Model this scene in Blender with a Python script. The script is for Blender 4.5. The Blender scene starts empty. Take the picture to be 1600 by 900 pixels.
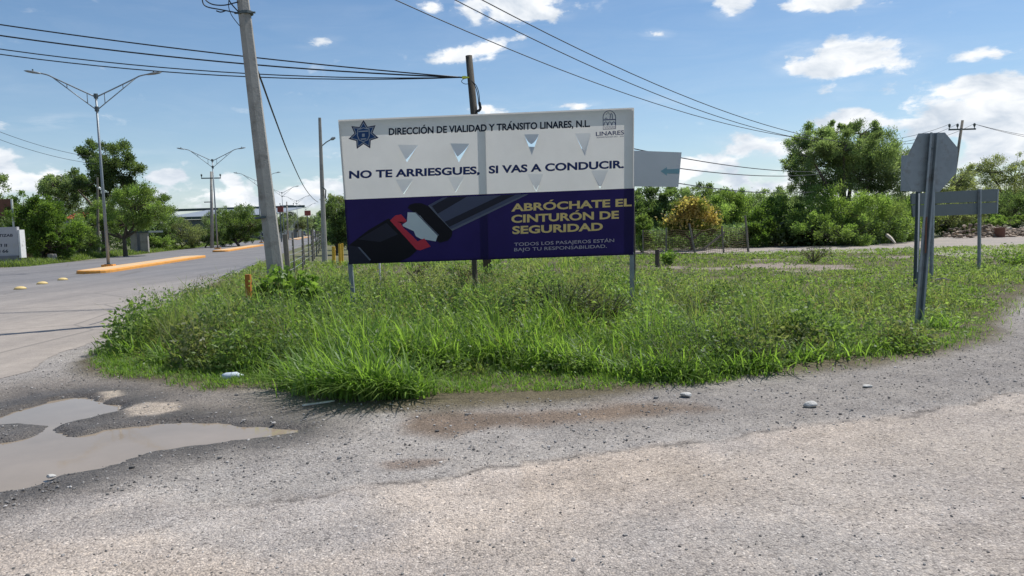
import bpy, bmesh, math, random
import numpy as np
from mathutils import Vector, Matrix
from mathutils.geometry import tessellate_polygon
R = math.radians
rng = np.random.default_rng(7)
random.seed(7)
S = bpy.context.scene
COL = S.collection

# ------------------------------------------------------------------ camera
F, PITCH, ROLL, H = 1180.0, R(4.81), R(1.72), 1.65
cp, sp_, cr, sr = math.cos(PITCH), math.sin(PITCH), math.cos(ROLL), math.sin(ROLL)
FWD = Vector((0, cp, -sp_)); U0 = Vector((0, sp_, cp)); R0 = Vector((1, 0, 0))
RT = R0*cr - U0*sr; UP = U0*cr + R0*sr
EYE = Vector((0, 0, H))
cam = bpy.data.cameras.new('camera'); camo = bpy.data.objects.new('camera', cam); COL.objects.link(camo)
cam.sensor_width = 36; cam.lens = F/1600*36; cam.clip_end = 6000; cam.clip_start = 0.05
camo.matrix_world = Matrix.Translation(EYE) @ Matrix((RT, UP, -FWD)).transposed().to_4x4()
S.camera = camo

# ------------------------------------------------------------------ sun, exposure
SUN_EL, SUN_AZ = R(57), math.atan2(0.60, 0.80)      # azimuth counted from +x towards +y
sdir = Vector((math.cos(SUN_AZ)*math.cos(SUN_EL), math.sin(SUN_AZ)*math.cos(SUN_EL), math.sin(SUN_EL)))
sl = bpy.data.lights.new('sun', 'SUN'); so = bpy.data.objects.new('sun', sl); COL.objects.link(so)
sl.energy = 3.7; sl.angle = R(0.5); sl.color = (1.0, 0.96, 0.90)
so.rotation_euler = sdir.to_track_quat('Z', 'Y').to_euler(); so.location = sdir*60
S.view_settings.view_transform = 'Standard'; S.view_settings.look = 'None'
S.view_settings.gamma = 1; S.view_settings.use_curve_mapping = False
S.view_settings.exposure = 0.5
S.cycles.max_bounces = 8; S.cycles.diffuse_bounces = 5; S.cycles.glossy_bounces = 3
S.cycles.transmission_bounces = 5; S.cycles.transparent_max_bounces = 6
S.cycles.caustics_reflective = False; S.cycles.caustics_refractive = False

# ------------------------------------------------------------------ pixel (1600 x 900) -> world
def ray(px, py):
    return float((px-800)/F)*RT - float((py-450)/F)*UP + FWD
def at(px, py, y):
    d = ray(px, py); return EYE + d*float(y/d.y)
def gp(px, py, z=0.0):
    d = ray(px, py); return EYE + d*((z-H)/d.z)
def px2m(y): return y/F

# ------------------------------------------------------------------ world: sky with clouds
world = bpy.data.worlds.new('World'); S.world = world; world.use_nodes = True
wt = world.node_tree; wn = wt.nodes; wl = wt.links; wn.clear()
wout = wn.new('ShaderNodeOutputWorld'); bg = wn.new('ShaderNodeBackground'); bg.inputs[1].default_value = 1.0
sky = wn.new('ShaderNodeTexSky'); sky.sky_type = 'NISHITA'; sky.sun_disc = False
sky.sun_elevation = SUN_EL; sky.sun_rotation = math.atan2(sdir.x, sdir.y)
sky.air_density = 1.0; sky.dust_density = 0.35; sky.ozone_density = 2.2; sky.altitude = 350
SKY = 0.078
def wmath(op, a, b=None, c=None, clamp=False):
    n = wn.new('ShaderNodeMath'); n.operation = op; n.use_clamp = clamp
    for i, v in enumerate((a, b, c)):
        if v is None: continue
        if isinstance(v, (int, float)): n.inputs[i].default_value = v
        else: wl.new(v, n.inputs[i])
    return n.outputs[0]
tc = wn.new('ShaderNodeTexCoord')
nrm = wn.new('ShaderNodeVectorMath'); nrm.operation = 'NORMALIZE'; wl.new(tc.outputs['Generated'], nrm.inputs[0])
DIR = nrm.outputs[0]
# each cloud: photo centre, half sizes, density, tilt
clouds = [
 (1325, 90, 135, 42, 1.05, -3), (1270, 102, 75, 24, .9, 0), (1395, 98, 60, 30, .75, 0), (800, 8, 120, 42, .95, 0), (850, 22, 60, 24, .7, 0), (1142, 4, 55, 32, .8, 0), (1300, 2, 110, 24, .9, 0),
 (1565, 150, 110, 50, 1.1, -8), (1480, 180, 100, 55, .95, -12), (1600, 215, 150, 70, .85, 0), (1335, 192, 80, 26, .9, 0),
 (1195, 228, 115, 40, .72, 0), (1105, 262, 120, 36, .70, 0), (1200, 288, 170, 46, .68, 0), (1440, 250, 130, 50, .62, 0), (1040, 290, 130, 36, .55, 0),
 (745, 80, 135, 22, .58, -12), (700, 92, 70, 14, .5, -8), (800, 63, 80, 14, .5, -10), (500, 67, 48, 13, .55, -8), (1027, 53, 36, 12, .62, 0),
 (672, 12, 36, 22, .5, 0), (60, 192, 120, 15, .52, -5), (262, 276, 52, 24, .8, 5), (358, 282, 42, 22, .85, 20), (0, 275, 60, 50, .8, 0),
 (330, 305, 190, 48, .62, 0), (480, 300, 170, 50, .6, 0), (60, 290, 160, 50, .55, 0), (900, 166, 150, 14, .42, 0), (770, 172, 80, 14, .5, 0),
 (1560, 84, 100, 16, .42, -5), (1030, 160, 60, 18, .4, 0), (1320, 140, 160, 24, .34, -6), (180, 255, 200, 30, .36, 0), (560, 245, 180, 40, .33, 0),
]
cov = None
for (cx, cy, rx, ry, den, tilt) in clouds:
    C = ray(cx, cy).normalized()
    Ux = (RT*math.cos(R(-tilt)) + UP*math.sin(R(-tilt))); Ux = (Ux - C*Ux.dot(C)).normalized(); Vy = C.cross(Ux)
    m = wn.new('ShaderNodeMapping'); m.vector_type = 'TEXTURE'
    m.inputs['Location'].default_value = C
    m.inputs['Rotation'].default_value = Matrix((Ux, Vy, C)).transposed().to_euler()
    m.inputs['Scale'].default_value = (rx/F*0.92, ry/F*0.92, 0.5)
    wl.new(DIR, m.inputs['Vector'])
    ln = wn.new('ShaderNodeVectorMath'); ln.operation = 'LENGTH'; wl.new(m.outputs[0], ln.inputs[0])
    v = wmath('MULTIPLY', wmath('SUBTRACT', 1.0, ln.outputs['Value'], clamp=True), den)
    cov = v if cov is None else wmath('SMOOTH_MAX', cov, v, 0.07)
def wnoise(scale, detail, rough, vec, dist=0.0):
    n = wn.new('ShaderNodeTexNoise'); n.inputs['Scale'].default_value = scale; n.inputs['Detail'].default_value = detail
    n.inputs['Roughness'].default_value = rough; n.inputs['Distortion'].default_value = dist; wl.new(vec, n.inputs['Vector']); return n.outputs['Fac']
st = wn.new('ShaderNodeMapping'); st.inputs['Scale'].default_value = (1, 1, 2.0); wl.new(DIR, st.inputs['Vector'])
n1 = wnoise(15, 8, 0.58, st.outputs[0], 0.25)
n2 = wnoise(34, 5, 0.6, st.outputs[0])
body = wmath('ADD', cov, wmath('ADD', wmath('MULTIPLY', wmath('SUBTRACT', n1, 0.5), 1.75), wmath('MULTIPLY', wmath('SUBTRACT', n2, 0.5), 0.5)))
# nothing where no cloud was placed, apart from behind the camera
gate = wmath('MULTIPLY', cov, 5.0, clamp=True)
ss = wn.new('ShaderNodeMapRange'); ss.interpolation_type = 'SMOOTHSTEP'
ss.inputs['From Min'].default_value = 0.26; ss.inputs['From Max'].default_value = 0.54
wl.new(body, ss.inputs['Value'])
alpha = wmath('MULTIPLY', ss.outputs[0], gate, clamp=True)
cst = wn.new('ShaderNodeMapping'); cst.inputs['Scale'].default_value = (1, 1, 5.5); cst.inputs['Rotation'].default_value = (0, R(14), 0); wl.new(DIR, cst.inputs['Vector'])
n4 = wnoise(7, 7, 0.66, cst.outputs[0], 0.8)
thin = wmath('MULTIPLY', wmath('MULTIPLY_ADD', n4, 3.4, -1.35, clamp=True), wmath('MULTIPLY_ADD', cov, 0.85, 0.03, clamp=True))
alpha = wmath('MAXIMUM', alpha, wmath('MULTIPLY', thin, 0.75))
# scattered cumulus for the rest of the sky (behind the camera)
sepd = wn.new('ShaderNodeSeparateXYZ'); wl.new(DIR, sepd.inputs[0])
back = wmath('MULTIPLY_ADD', sepd.outputs['Y'], -2.5, 0.2, clamp=True)
nb = wnoise(3.2, 6, 0.58, st.outputs[0])
sb = wn.new('ShaderNodeMapRange'); sb.interpolation_type = 'SMOOTHSTEP'
sb.inputs['From Min'].default_value = 0.52; sb.inputs['From Max'].default_value = 0.66; wl.new(nb, sb.inputs['Value'])
alpha = wmath('MAXIMUM', alpha, wmath('MULTIPLY', sb.outputs[0], wmath('MULTIPLY', back, 0.8)))
# thin general veil low over the horizon
veil = wn.new('ShaderNodeMapRange'); veil.inputs['From Min'].default_value = 0.0; veil.inputs['From Max'].default_value = 0.32
veil.inputs['To Min'].default_value = 0.30; veil.inputs['To Max'].default_value = 0.0; wl.new(sepd.outputs['Z'], veil.inputs['Value'])
hsv = wn.new('ShaderNodeHueSaturation'); hsv.inputs['Saturation'].default_value = 1.14; wl.new(sky.outputs[0], hsv.inputs['Color'])
skc = wn.new('ShaderNodeVectorMath'); skc.operation = 'SCALE'; wl.new(hsv.outputs[0], skc.inputs[0]); skc.inputs['Scale'].default_value = SKY
hs = wn.new('ShaderNodeMix'); hs.data_type = 'RGBA'; wl.new(veil.outputs[0], hs.inputs[0]); wl.new(skc.outputs[0], hs.inputs[6]); hs.inputs[7].default_value = (0.35, 0.47, 0.62, 1)
# cloud body: bright tops, grey-blue where the cloud is thick
shade = wn.new('ShaderNodeMapRange'); shade.inputs['From Min'].default_value = 0.45; shade.inputs['From Max'].default_value = 1.25; wl.new(body, shade.inputs['Value'])
n3 = wnoise(19, 5, 0.55, st.outputs[0], 0.4)
shf = wmath('MULTIPLY', wmath('MULTIPLY_ADD', n3, 3.2, -1.15, clamp=True), 0.75)
cc = wn.new('ShaderNodeMix'); cc.data_type = 'RGBA'; wl.new(shf, cc.inputs[0]); cc.inputs[6].default_value = (0.76, 0.77, 0.78, 1); cc.inputs[7].default_value = (0.34, 0.41, 0.50, 1)
fin = wn.new('ShaderNodeMix'); fin.data_type = 'RGBA'; wl.new(alpha, fin.inputs[0]); wl.new(hs.outputs[2], fin.inputs[6]); wl.new(cc.outputs[2], fin.inputs[7])
wl.new(fin.outputs[2], bg.inputs[0]); wl.new(bg.outputs[0], wout.inputs[0])
world.cycles.sampling_method = 'MANUAL'; world.cycles.sample_map_resolution = 512

# ------------------------------------------------------------------ helpers: meshes
def lin(r, g, b):
    f = lambda c: (c/255/12.92 if c/255 <= .04045 else ((c/255+.055)/1.055)**2.4)
    return (f(r), f(g), f(b))
def tag(o, label=None, cat=None, group=None, kind=None):
    if label: o['label'] = label
    if cat: o['category'] = cat
    if group: o['group'] = group
    if kind: o['kind'] = kind
    return o
def link(name, me, mat=None, parent=None):
    o = bpy.data.objects.new(name, me); COL.objects.link(o)
    if mat is not None and not me.materials: me.materials.append(mat)
    if parent is not None: o.parent = parent
    return o
def thing(name, label, cat, loc=(0, 0, 0), group=None):
    o = bpy.data.objects.new(name, None); COL.objects.link(o); o.location = loc; o.empty_display_size = .2
    return tag(o, label, cat, group)
def np_mesh(name, v, tris=None, quads=None, cols=None, smooth=False):
    me = bpy.data.meshes.new(name); v = np.asarray(v, np.float32)
    loops, tot = [], []
    if quads is not None and len(quads): q = np.asarray(quads, np.int32); loops.append(q.ravel()); tot.append(np.full(len(q), 4, np.int32))
    if tris is not None and len(tris): t = np.asarray(tris, np.int32); loops.append(t.ravel()); tot.append(np.full(len(t), 3, np.int32))
    loops = np.concatenate(loops); tot = np.concatenate(tot)
    me.vertices.add(len(v)); me.vertices.foreach_set('co', v.ravel())
    me.loops.add(len(loops)); me.loops.foreach_set('vertex_index', loops)
    me.polygons.add(len(tot)); st = np.zeros(len(tot), np.int32); st[1:] = np.cumsum(tot)[:-1]
    me.polygons.foreach_set('loop_start', st); me.polygons.foreach_set('loop_total', tot)
    me.polygons.foreach_set('use_smooth', np.full(len(tot), smooth))
    if cols is not None:
        c = np.ones((len(v), 4), np.float32); c[:, :3] = cols
        a = me.color_attributes.new('Col', 'FLOAT_COLOR', 'POINT'); a.data.foreach_set('color', c.ravel())
    me.update(calc_edges=True); me.validate(); return me
class MB:
    """collects boxes, tubes and polygons into one mesh"""
    def __init__(s): s.v = []; s.f = []
    def add(s, vs, fs):
        n = len(s.v); s.v += [tuple(p) for p in vs]; s.f += [tuple(i+n for i in f) for f in fs]; return s
    def box(s, c, size, M=None, taper=1.0):
        c = Vector(c); hx, hy, hz = (a/2 for a in size); vs = []
        for z in (-1, 1):
            t = taper if z > 0 else 1
            for x, y in ((-1, -1), (1, -1), (1, 1), (-1, 1)):
                p = Vector((x*hx*t, y*hy*t, z*hz)); p = (M @ p) if M else p; vs.append(c+p)
        return s.add(vs, [(3, 2, 1, 0), (4, 5, 6, 7), (0, 1, 5, 4), (1, 2, 6, 5), (2, 3, 7, 6), (3, 0, 4, 7)])
    def tube(s, pts, rad, n=8, caps=True, sx=1.0, rot0=0.0):
        pts = [Vector(p) for p in pts]; rad = rad if hasattr(rad, '__len__') else [rad]*len(pts); vs = []; up = None
        for i, p in enumerate(pts):
            t = (pts[min(i+1, len(pts)-1)] - pts[max(i-1, 0)]).normalized()
            if up is None:
                up = Vector((0, 0, 1)) if abs(t.z) < .9 else Vector((0, 1, 0))
            a = t.cross(up).normalized(); b = a.cross(t).normalized(); up = b
            for k in range(n):
                th = 2*math.pi*k/n + rot0; vs.append(p + (a*math.cos(th)*sx + b*math.sin(th))*rad[i])
        fs = [(i*n+k, i*n+(k+1) % n, (i+1)*n+(k+1) % n, (i+1)*n+k) for i in range(len(pts)-1) for k in range(n)]
        if caps: fs += [tuple(range(n-1, -1, -1)), tuple((len(pts)-1)*n+k for k in range(n))]
        return s.add(vs, fs)
    def poly(s, pts, back=None):
        """flat polygon (any outline), thick along the vector `back`"""
        pts = [Vector(p) for p in pts]; n = len(pts); tr = tessellate_polygon([pts])
        if back is None: return s.add(pts, [tuple(t) for t in tr])
        b = [p+back for p in pts]
        return s.add(pts+b, [tuple(t) for t in tr] + [tuple(i+n for i in reversed(t)) for t in tr] + [(i, i+n, (i+1) % n+n, (i+1) % n) for i in range(n)])
    def build(s, name, mat, parent=None, smooth=False, bevel=0.0, off=None):
        if off is not None: s.v = [tuple(Vector(p)-Vector(off)) for p in s.v]
        me = bpy.data.meshes.new(name); me.from_pydata(s.v, [], s.f)
        bm = bmesh.new(); bm.from_mesh(me); bmesh.ops.recalc_face_normals(bm, faces=bm.faces)
        if bevel: bmesh.ops.bevel(bm, geom=bm.edges[:], offset=bevel, segments=2, affect='EDGES', clamp_overlap=True)
        bm.to_mesh(me); bm.free()
        if smooth:
            for p in me.polygons: p.use_smooth = True
        me.update(); return link(name, me, mat, parent)

# ------------------------------------------------------------------ helpers: materials
def newmat(name):
    m = bpy.data.materials.new(name); m.use_nodes = True; nt = m.node_tree
    return m, nt, nt.nodes, nt.links, nt.nodes['Principled BSDF']
def nnoise(n, l, scale, detail=4, rough=.55, vec=None, out='Fac'):
    t = n.new('ShaderNodeTexNoise'); t.inputs['Scale'].default_value = scale; t.inputs['Detail'].default_value = detail; t.inputs['Roughness'].default_value = rough
    if vec is not None: l.new(vec, t.inputs['Vector'])
    return t.outputs[out]
def ramp(n, l, fac, stops):
    r = n.new('ShaderNodeValToRGB'); l.new(fac, r.inputs[0]); e = r.color_ramp.elements
    e[0].position, e[0].color = stops[0][0], (*stops[0][1], 1); e[1].position, e[1].color = stops[-1][0], (*stops[-1][1], 1)
    for p, c in stops[1:-1]:
        x = e.new(p); x.color = (*c, 1)
    return r.outputs[0]
def mix(n, l, fac, a, b, mode='MIX'):
    m = n.new('ShaderNodeMix'); m.data_type = 'RGBA'; m.blend_type = mode
    for s, v in ((0, fac), (6, a), (7, b)):
        if isinstance(v, (int, float)): m.inputs[s].default_value = v
        elif isinstance(v, tuple): m.inputs[s].default_value = (*v, 1) if len(v) == 3 else v
        else: l.new(v, m.inputs[s])
    return m.outputs[2]
def surf(name, col, rough=.6, metal=0.0, var=.25, scale=6.0, fine=60.0, bump=.15, dirt=None, spec=.35):
    """a surface with uneven tone: broad and fine noise in colour, roughness and relief"""
    m, nt, n, l, p = newmat(name); c = n.new('ShaderNodeTexCoord').outputs['Object']
    a = nnoise(n, l, scale, 5, .6, c); b = nnoise(n, l, fine, 3, .6, c)
    lo = tuple(x*(1-var) for x in col); hi = tuple(min(1, x*(1+var)) for x in col)
    k = ramp(n, l, a, [(.3, lo), (.7, hi)])
    k = mix(n, l, .35, k, mix(n, l, b, lo, hi))
    if dirt: k = mix(n, l, ramp(n, l, nnoise(n, l, scale*.7+1.3, 6, .65, c), [(.52, (0, 0, 0)), (.68, (1, 1, 1))]), k, dirt)
    l.new(k, p.inputs['Base Color']); p.inputs['Metallic'].default_value = metal
    l.new(ramp(n, l, a, [(.2, (rough*.85,)*3), (.8, (min(1, rough*1.15),)*3)]), p.inputs['Roughness'])
    p.inputs['Specular IOR Level'].default_value = spec
    if bump:
        bn = n.new('ShaderNodeBump'); bn.inputs['Strength'].default_value = bump; bn.inputs['Distance'].default_value = .02; l.new(b, bn.inputs['Height']); l.new(bn.outputs[0], p.inputs['Normal'])
    return m
def leafmat(name, trans=.52, rough=.5, tint=(1.38, 1.5, .8), spec=.02):
    m, nt, n, l, p = newmat(name); n.remove(p); o = n['Material Output']
    a = n.new('ShaderNodeAttribute'); a.attribute_name = 'Col'
    d = n.new('ShaderNodeBsdfDiffuse'); l.new(a.outputs[0], d.inputs[0])
    t = n.new('ShaderNodeBsdfTranslucent'); l.new(mix(n, l, 1.0, a.outputs[0], (*tint, 1), 'MULTIPLY'), t.inputs[0])
    ms = n.new('ShaderNodeMixShader'); ms.inputs[0].default_value = trans; l.new(d.outputs[0], ms.inputs[1]); l.new(t.outputs[0], ms.inputs[2])
    g = n.new('ShaderNodeBsdfGlossy'); g.inputs['Roughness'].default_value = rough; g.inputs[0].default_value = (.9, .95, 1, 1)
    m2 = n.new('ShaderNodeMixShader'); m2.inputs[0].default_value = spec; l.new(ms.outputs[0], m2.inputs[1]); l.new(g.outputs[0], m2.inputs[2])
    l.new(m2.outputs[0], o.inputs[0]); return m
M = {}
M['leaf'] = leafmat('leaf'); M['grass'] = leafmat('grass', .56, .5, (1.38, 1.52, .75), .022)
M['bark'] = surf('bark', (.11, .09, .07), .9, var=.4, scale=9, fine=40, bump=.6)
M['concrete'] = surf('pole_concrete', (.34, .325, .30), .9, var=.2, scale=1.7, fine=30, bump=.4, dirt=(.21, .195, .175))
M['galv'] = surf('galvanised_steel', (.27, .305, .325), .55, .3, var=.2, scale=4, fine=22, bump=.05, dirt=(.20, .205, .20))
M['galv_dark'] = surf('weathered_steel', (.10, .125, .132), .6, .3, var=.22, scale=4, fine=30, bump=.05)
M['lamp_grey'] = surf('lamp_paint', (.26, .29, .31), .5, .4, var=.1, scale=3, bump=.03)
M['black'] = surf('black_rubber', (.018, .019, .022), .6, var=.2, bump=.05)
M['cable'] = surf('cable_sheath', (.02, .024, .03), .55, var=.2, bump=0)
M['wood'] = surf('old_wood', (.085, .075, .06), .9, var=.4, scale=5, fine=70, bump=.6)
M['wood_grey'] = surf('grey_wood', (.20, .18, .15), .9, var=.35, scale=5, fine=70, bump=.5)
M['yellow'] = surf('yellow_paint', (.70, .42, .04), .55, var=.15)
M['yellow_tape'] = surf('yellow_tape', (.75, .80, .10), .5, var=.1)
M['orange_wood'] = surf('orange_wood', (.42, .16, .035), .8, var=.3, scale=9)
M['white'] = surf('white_paint', (.72, .72, .70), .55, var=.08, dirt=(.5, .48, .44))
M['red'] = surf('red_paint', (.45, .05, .04), .5, var=.15)
M['dull_red'] = surf('dull_red_sheet', (.26, .065, .055), .6, var=.2)
M['rust'] = surf('rusty_sheet', (.16, .075, .05), .85, var=.3, scale=3, fine=25)
M['stone'] = surf('pale_stone', (.50, .49, .46), .85, var=.2, scale=14, fine=70, bump=.5)
M['paint_white_car'] = surf('dark_car_paint', (.05, .055, .06), .25, var=.05, bump=0, spec=.6)
M['glass'] = surf('car_glass', (.03, .04, .05), .08, var=.1, bump=0, spec=.8)
M['skin'] = surf('skin', (.35, .2, .14), .6, var=.1, bump=0)
M['shirt'] = surf('pale_shirt', (.6, .52, .52), .85, var=.1, bump=.1)
M['jeans'] = surf('dark_trousers', (.04, .045, .07), .9, var=.2, bump=.1)
M['helmet'] = surf('helmet_shell', (.7, .7, .7), .3, var=.05, bump=0)

def kerb_mat():
    m, nt, n, l, p = newmat('orange_kerb_paint'); c = n.new('ShaderNodeTexCoord').outputs['Object']
    a = nnoise(n, l, 1.6, 6, .65, c); b = nnoise(n, l, 14, 5, .7, c)
    k = ramp(n, l, a, [(.3, (.62, .25, .03)), (.7, (.74, .34, .06))])
    k = mix(n, l, ramp(n, l, b, [(.52, (0, 0, 0)), (.66, (.8, .8, .8))]), k, (.38, .28, .18))
    l.new(k, p.inputs['Base Color']); p.inputs['Roughness'].default_value = .75; return m
M['kerb'] = kerb_mat()
M['kerb_top'] = surf('pale_orange_top', (.62, .42, .22), .8, var=.25, scale=2.5, dirt=(.5, .44, .36))  # island tops, paler than the kerb sides

# ------------------------------------------------------------------ numpy noise and masks
def vnoise(x, y, sc, seed=0, octaves=4, gain=.5):
    out = np.zeros_like(x, dtype=np.float64); amp = 1; tot = 0
    for o in range(octaves):
        r = np.random.default_rng(seed*31+o).random((257, 257)); X = x*sc*(2**o)+17.3*o; Y = y*sc*(2**o)+9.1*o
        xi = np.floor(X).astype(int); yi = np.floor(Y).astype(int); fx = X-xi; fy = Y-yi
        fx = fx*fx*(3-2*fx); fy = fy*fy*(3-2*fy); a = xi % 256; b = yi % 256
        v = (r[a, b]*(1-fx)+r[a+1, b]*fx)*(1-fy) + (r[a, b+1]*(1-fx)+r[a+1, b+1]*fx)*fy
        out += v*amp; tot += amp; amp *= gain
    return out/tot
def sdf(x, y, poly):
    """signed distance to a closed polygon, negative inside"""
    P = np.asarray([(p[0], p[1]) for p in poly]); d = np.full(x.shape, 1e9); ins = np.zeros(x.shape, bool)
    for i in range(len(P)):
        a = P[i]; b = P[(i+1) % len(P)]; ex, ey = b-a; wx = x-a[0]; wy = y-a[1]
        t = np.clip((wx*ex+wy*ey)/(ex*ex+ey*ey+1e-12), 0, 1)
        d = np.minimum(d, np.hypot(wx-ex*t, wy-ey*t))
        c1 = (a[1] <= y) & (b[1] > y); c2 = (a[1] > y) & (b[1] <= y); cr_ = ex*wy-ey*wx
        ins ^= (c1 & (cr_ > 0)) | (c2 & (cr_ < 0))
    return np.where(ins, -d, d)
def sstep(a, b, v):
    t = np.clip((v-a)/(b-a), 0, 1); return t*t*(3-2*t)

# ------------------------------------------------------------------ layout on the ground
AV0 = Vector((-20.7, 38.7)); AVU = Vector((-.2083, .978)).normalized(); AVN = Vector((AVU.y, -AVU.x))
def av(s, off): return AV0 + AVU*s + AVN*off          # along the avenue, metres right of the median
G2 = lambda L: [gp(*p).xy for p in L]
verge_front = G2([(150, 552), (122, 566), (128, 580), (170, 594), (250, 598), (330, 610), (440, 606), (490, 622), (540, 633), (640, 640), (720, 642), (830, 637), (900, 631), (985, 613),
                  (1060, 602), (1200, 588), (1300, 580), (1400, 566), (1470, 556), (1548, 535), (1562, 500), (1600, 462), (1700, 430)])
VERGE = verge_front + [Vector((26, 30)), Vector((30, 33.5)), Vector((8, 34.5)), Vector((-6, 36)), av(40, 10.8), av(160, 9.5), av(160, 7.6), av(30, 7.5), av(0, 7.5), av(-12, 7.7), av(-20, 7.9)]
AV_NEAR = G2([(190, 512), (169, 521), (130, 538), (97, 552), (42, 581), (0, 592), (-120, 604), (-420, 610)])
AVENUE = [av(-40, -16), av(-22, -14), av(-8, -11), av(2, -9), av(12, -6.6), av(28, -5.6), av(120, -5.6), av(230, -6.5), av(230, 7.2), av(60, 7.3), av(10, 7.3), av(-10, 7.5), av(-17, 7.8)] + AV_NEAR
PUD = G2([(-60, 660), (0, 647), (35, 636), (70, 625), (110, 619), (150, 619), (156, 627), (185, 631), (180, 638), (150, 650), (110, 659), (90, 664), (96, 669), (140, 671), (200, 664), (250, 657), (310, 656), (380, 661),
          (440, 664), (472, 668), (462, 674), (430, 681), (350, 688), (285, 696), (240, 706), (185, 722), (130, 735), (74, 744), (80, 751), (40, 759), (0, 768), (-80, 790), (-300, 780), (-300, 690)])
ISL = G2([(-60, 672), (0, 668), (40, 665), (73, 663), (55, 672), (20, 683), (-60, 692)])
CHIP = G2([(-900, 905), (-300, 835), (0, 800), (120, 778), (240, 770), (360, 778), (470, 764), (560, 748), (640, 742), (705, 735), (790, 722), (900, 704), (1030, 692), (1200, 676), (1400, 650), (1600, 618), (1900, 590), (3200, 560)]) + [Vector((40, -8)), Vector((-30, -8))]
BROWN = G2([(640, 664), (660, 650), (760, 643), (880, 640), (960, 632), (1010, 630), (1080, 634), (1100, 640), (960, 655), (860, 664), (770, 672), (700, 684), (650, 676)])
DARKG = G2([(1000, 612), (1200, 594), (1400, 570), (1545, 540), (1600, 500), (1720, 470), (1900, 500), (1800, 560), (1600, 600), (1400, 634), (1200, 655), (1000, 668), (880, 676), (960, 640)])
PATCH = G2([(590, 722), (640, 716), (700, 716), (690, 728), (640, 736), (600, 735)])
PALE1 = G2([(192, 640), (230, 630), (275, 630), (278, 640), (240, 650), (205, 650)])
PALE2 = G2([(158, 614), (185, 611), (188, 620), (165, 625)])

# ------------------------------------------------------------------ near ground: one fine grid, split into gravel road and verge
def axis(*segs):
    out = []
    for a, b, s in segs: out += list(np.arange(a, b-1e-6, s))
    return np.array(out)
GX0, GX1, GY0, GY1 = -16.0, 30.0, -8.0, 34.0
xs = axis((GX0, -11, .25), (-11, 11, .055), (11, GX1+.01, .25)); ys = axis((GY0, 2.8, .3), (2.8, 13.4, .055), (13.4, GY1+.01, .2))
X, Y = np.meshgrid(xs, ys, indexing='ij')
wob = (vnoise(X, Y, 1.1, 3)-.5)*.55 + (vnoise(X, Y, 6, 5)-.5)*.22
dV = sdf(X, Y, VERGE); dP = np.maximum(sdf(X, Y, PUD), -sdf(X, Y, ISL)); dA = sdf(X, Y, AVENUE)
dC = sdf(X, Y, CHIP)+wob; dB = sdf(X, Y, BROWN); dD = sdf(X, Y, DARKG)
def cmix(base, col, m): return base*(1-m[..., None]) + np.array(col)*m[..., None]
col = np.zeros(X.shape+(3,)); col[:] = (.385, .365, .342)                     # grey gravel
nz = vnoise(X, Y, .55, 11, 5); nz2 = vnoise(X, Y, 2.6, 12, 4)
chip = sstep(.12, -.12, dC)
col = cmix(col, (.52, .462, .405), chip)
col = cmix(col, (.45, .385, .32), chip*sstep(.50, .66, nz)*.6)
col = cmix(col, (.35, .342, .338), chip*sstep(.52, .38, nz)*.6)
fr = (X-3.5)/2.2; side = sstep(-.2, 1.1, (X*.6-(Y-4.2)*.8)); col = cmix(col, (.40, .38, .36), chip*side*.5)
vs_ = vnoise((X*.89+Y*.45)*.16, Y*.89-X*.45, 1.5, 14, 4); streak = (vs_-.5)*chip; col = col*(1+streak[..., None]*np.array([.55, .56, .58]))
col = cmix(col, (.225, .21, .195), sstep(.5, -.1, dD+wob*.7)*(1-chip)*.5)
col = cmix(col, (.20, .15, .11), sstep(.18, -.14, dB+wob*.5)*.9)
col = cmix(col, (.235, .185, .15), sstep(.05, -.05, sdf(X, Y, PATCH)+wob*.15)*.8)
wet = sstep(.85, .05, dP+wob*.5+ (nz2-.5)*.35)
darkarea = sstep(2.1, .6, sdf(X, Y, PUD)+wob)*(1-chip)*(Y > 6.6)
col = cmix(col, (.17, .15, .13), darkarea*.68)
col = cmix(col, (.085, .076, .066), wet*.85)
for pl, cc_ in ((PALE1, (.46, .40, .33)), (PALE2, (.5, .43, .34))): col = cmix(col, cc_, sstep(.06, -.04, sdf(X, Y, pl)+wob*.12))
lipn = vnoise(X, Y, .8, 88, 3); lip_line = sstep(.035, .0, np.abs(dC))*sstep(.45, .6, lipn); col = cmix(col, (.12, .11, .10), lip_line*.75)  # thin dark line along parts of the ragged chip edge
soil = sstep(.25, -.15, dV+wob*.5)
col = cmix(col, (.14, .12, .075), soil)
col = cmix(col, (.40, .34, .30), soil*sstep(.68, .76, vnoise(X, Y, .35, 21))*(Y > 15)*.8)
wetmask = np.clip(wet+.2*darkarea, 0, 1)
rough = (1-chip)*.5+.3
z = (vnoise(X, Y, .5, 41, 3)-.5)*.022 + (vnoise(X, Y, 3.5, 42, 4)-.5)*.026*(1-chip*.7) + (vnoise(X, Y, 9, 43, 2)-.5)*.010*(1-chip*.5)
z += soil*.03
wb2 = (vnoise(X, Y, 2.4, 77, 4)-.5)*.34+(vnoise(X, Y, 9, 78, 3)-.5)*.12
PW = sstep(.10, -.16, dP+wb2)
lip = sstep(.45, .02, np.abs(dP))*.006
z = np.where(dP < .9, z*.55+lip+.006, z) ; z = z*(1-PW) + PW*(-.055)
na = sstep(.8, .2, dA); z = z*(1-na)+na*(-.001) - .03*sstep(-.3, -.7, dA)
nx_, ny_ = X.shape; idx = np.arange(nx_*ny_).reshape(nx_, ny_)
Q = np.stack([idx[:-1, :-1], idx[1:, :-1], idx[1:, 1:], idx[:-1, 1:]], -1).reshape(-1, 4)
isv = ((dV+wob*.5)[:-1, :-1] < 0).ravel()
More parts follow.
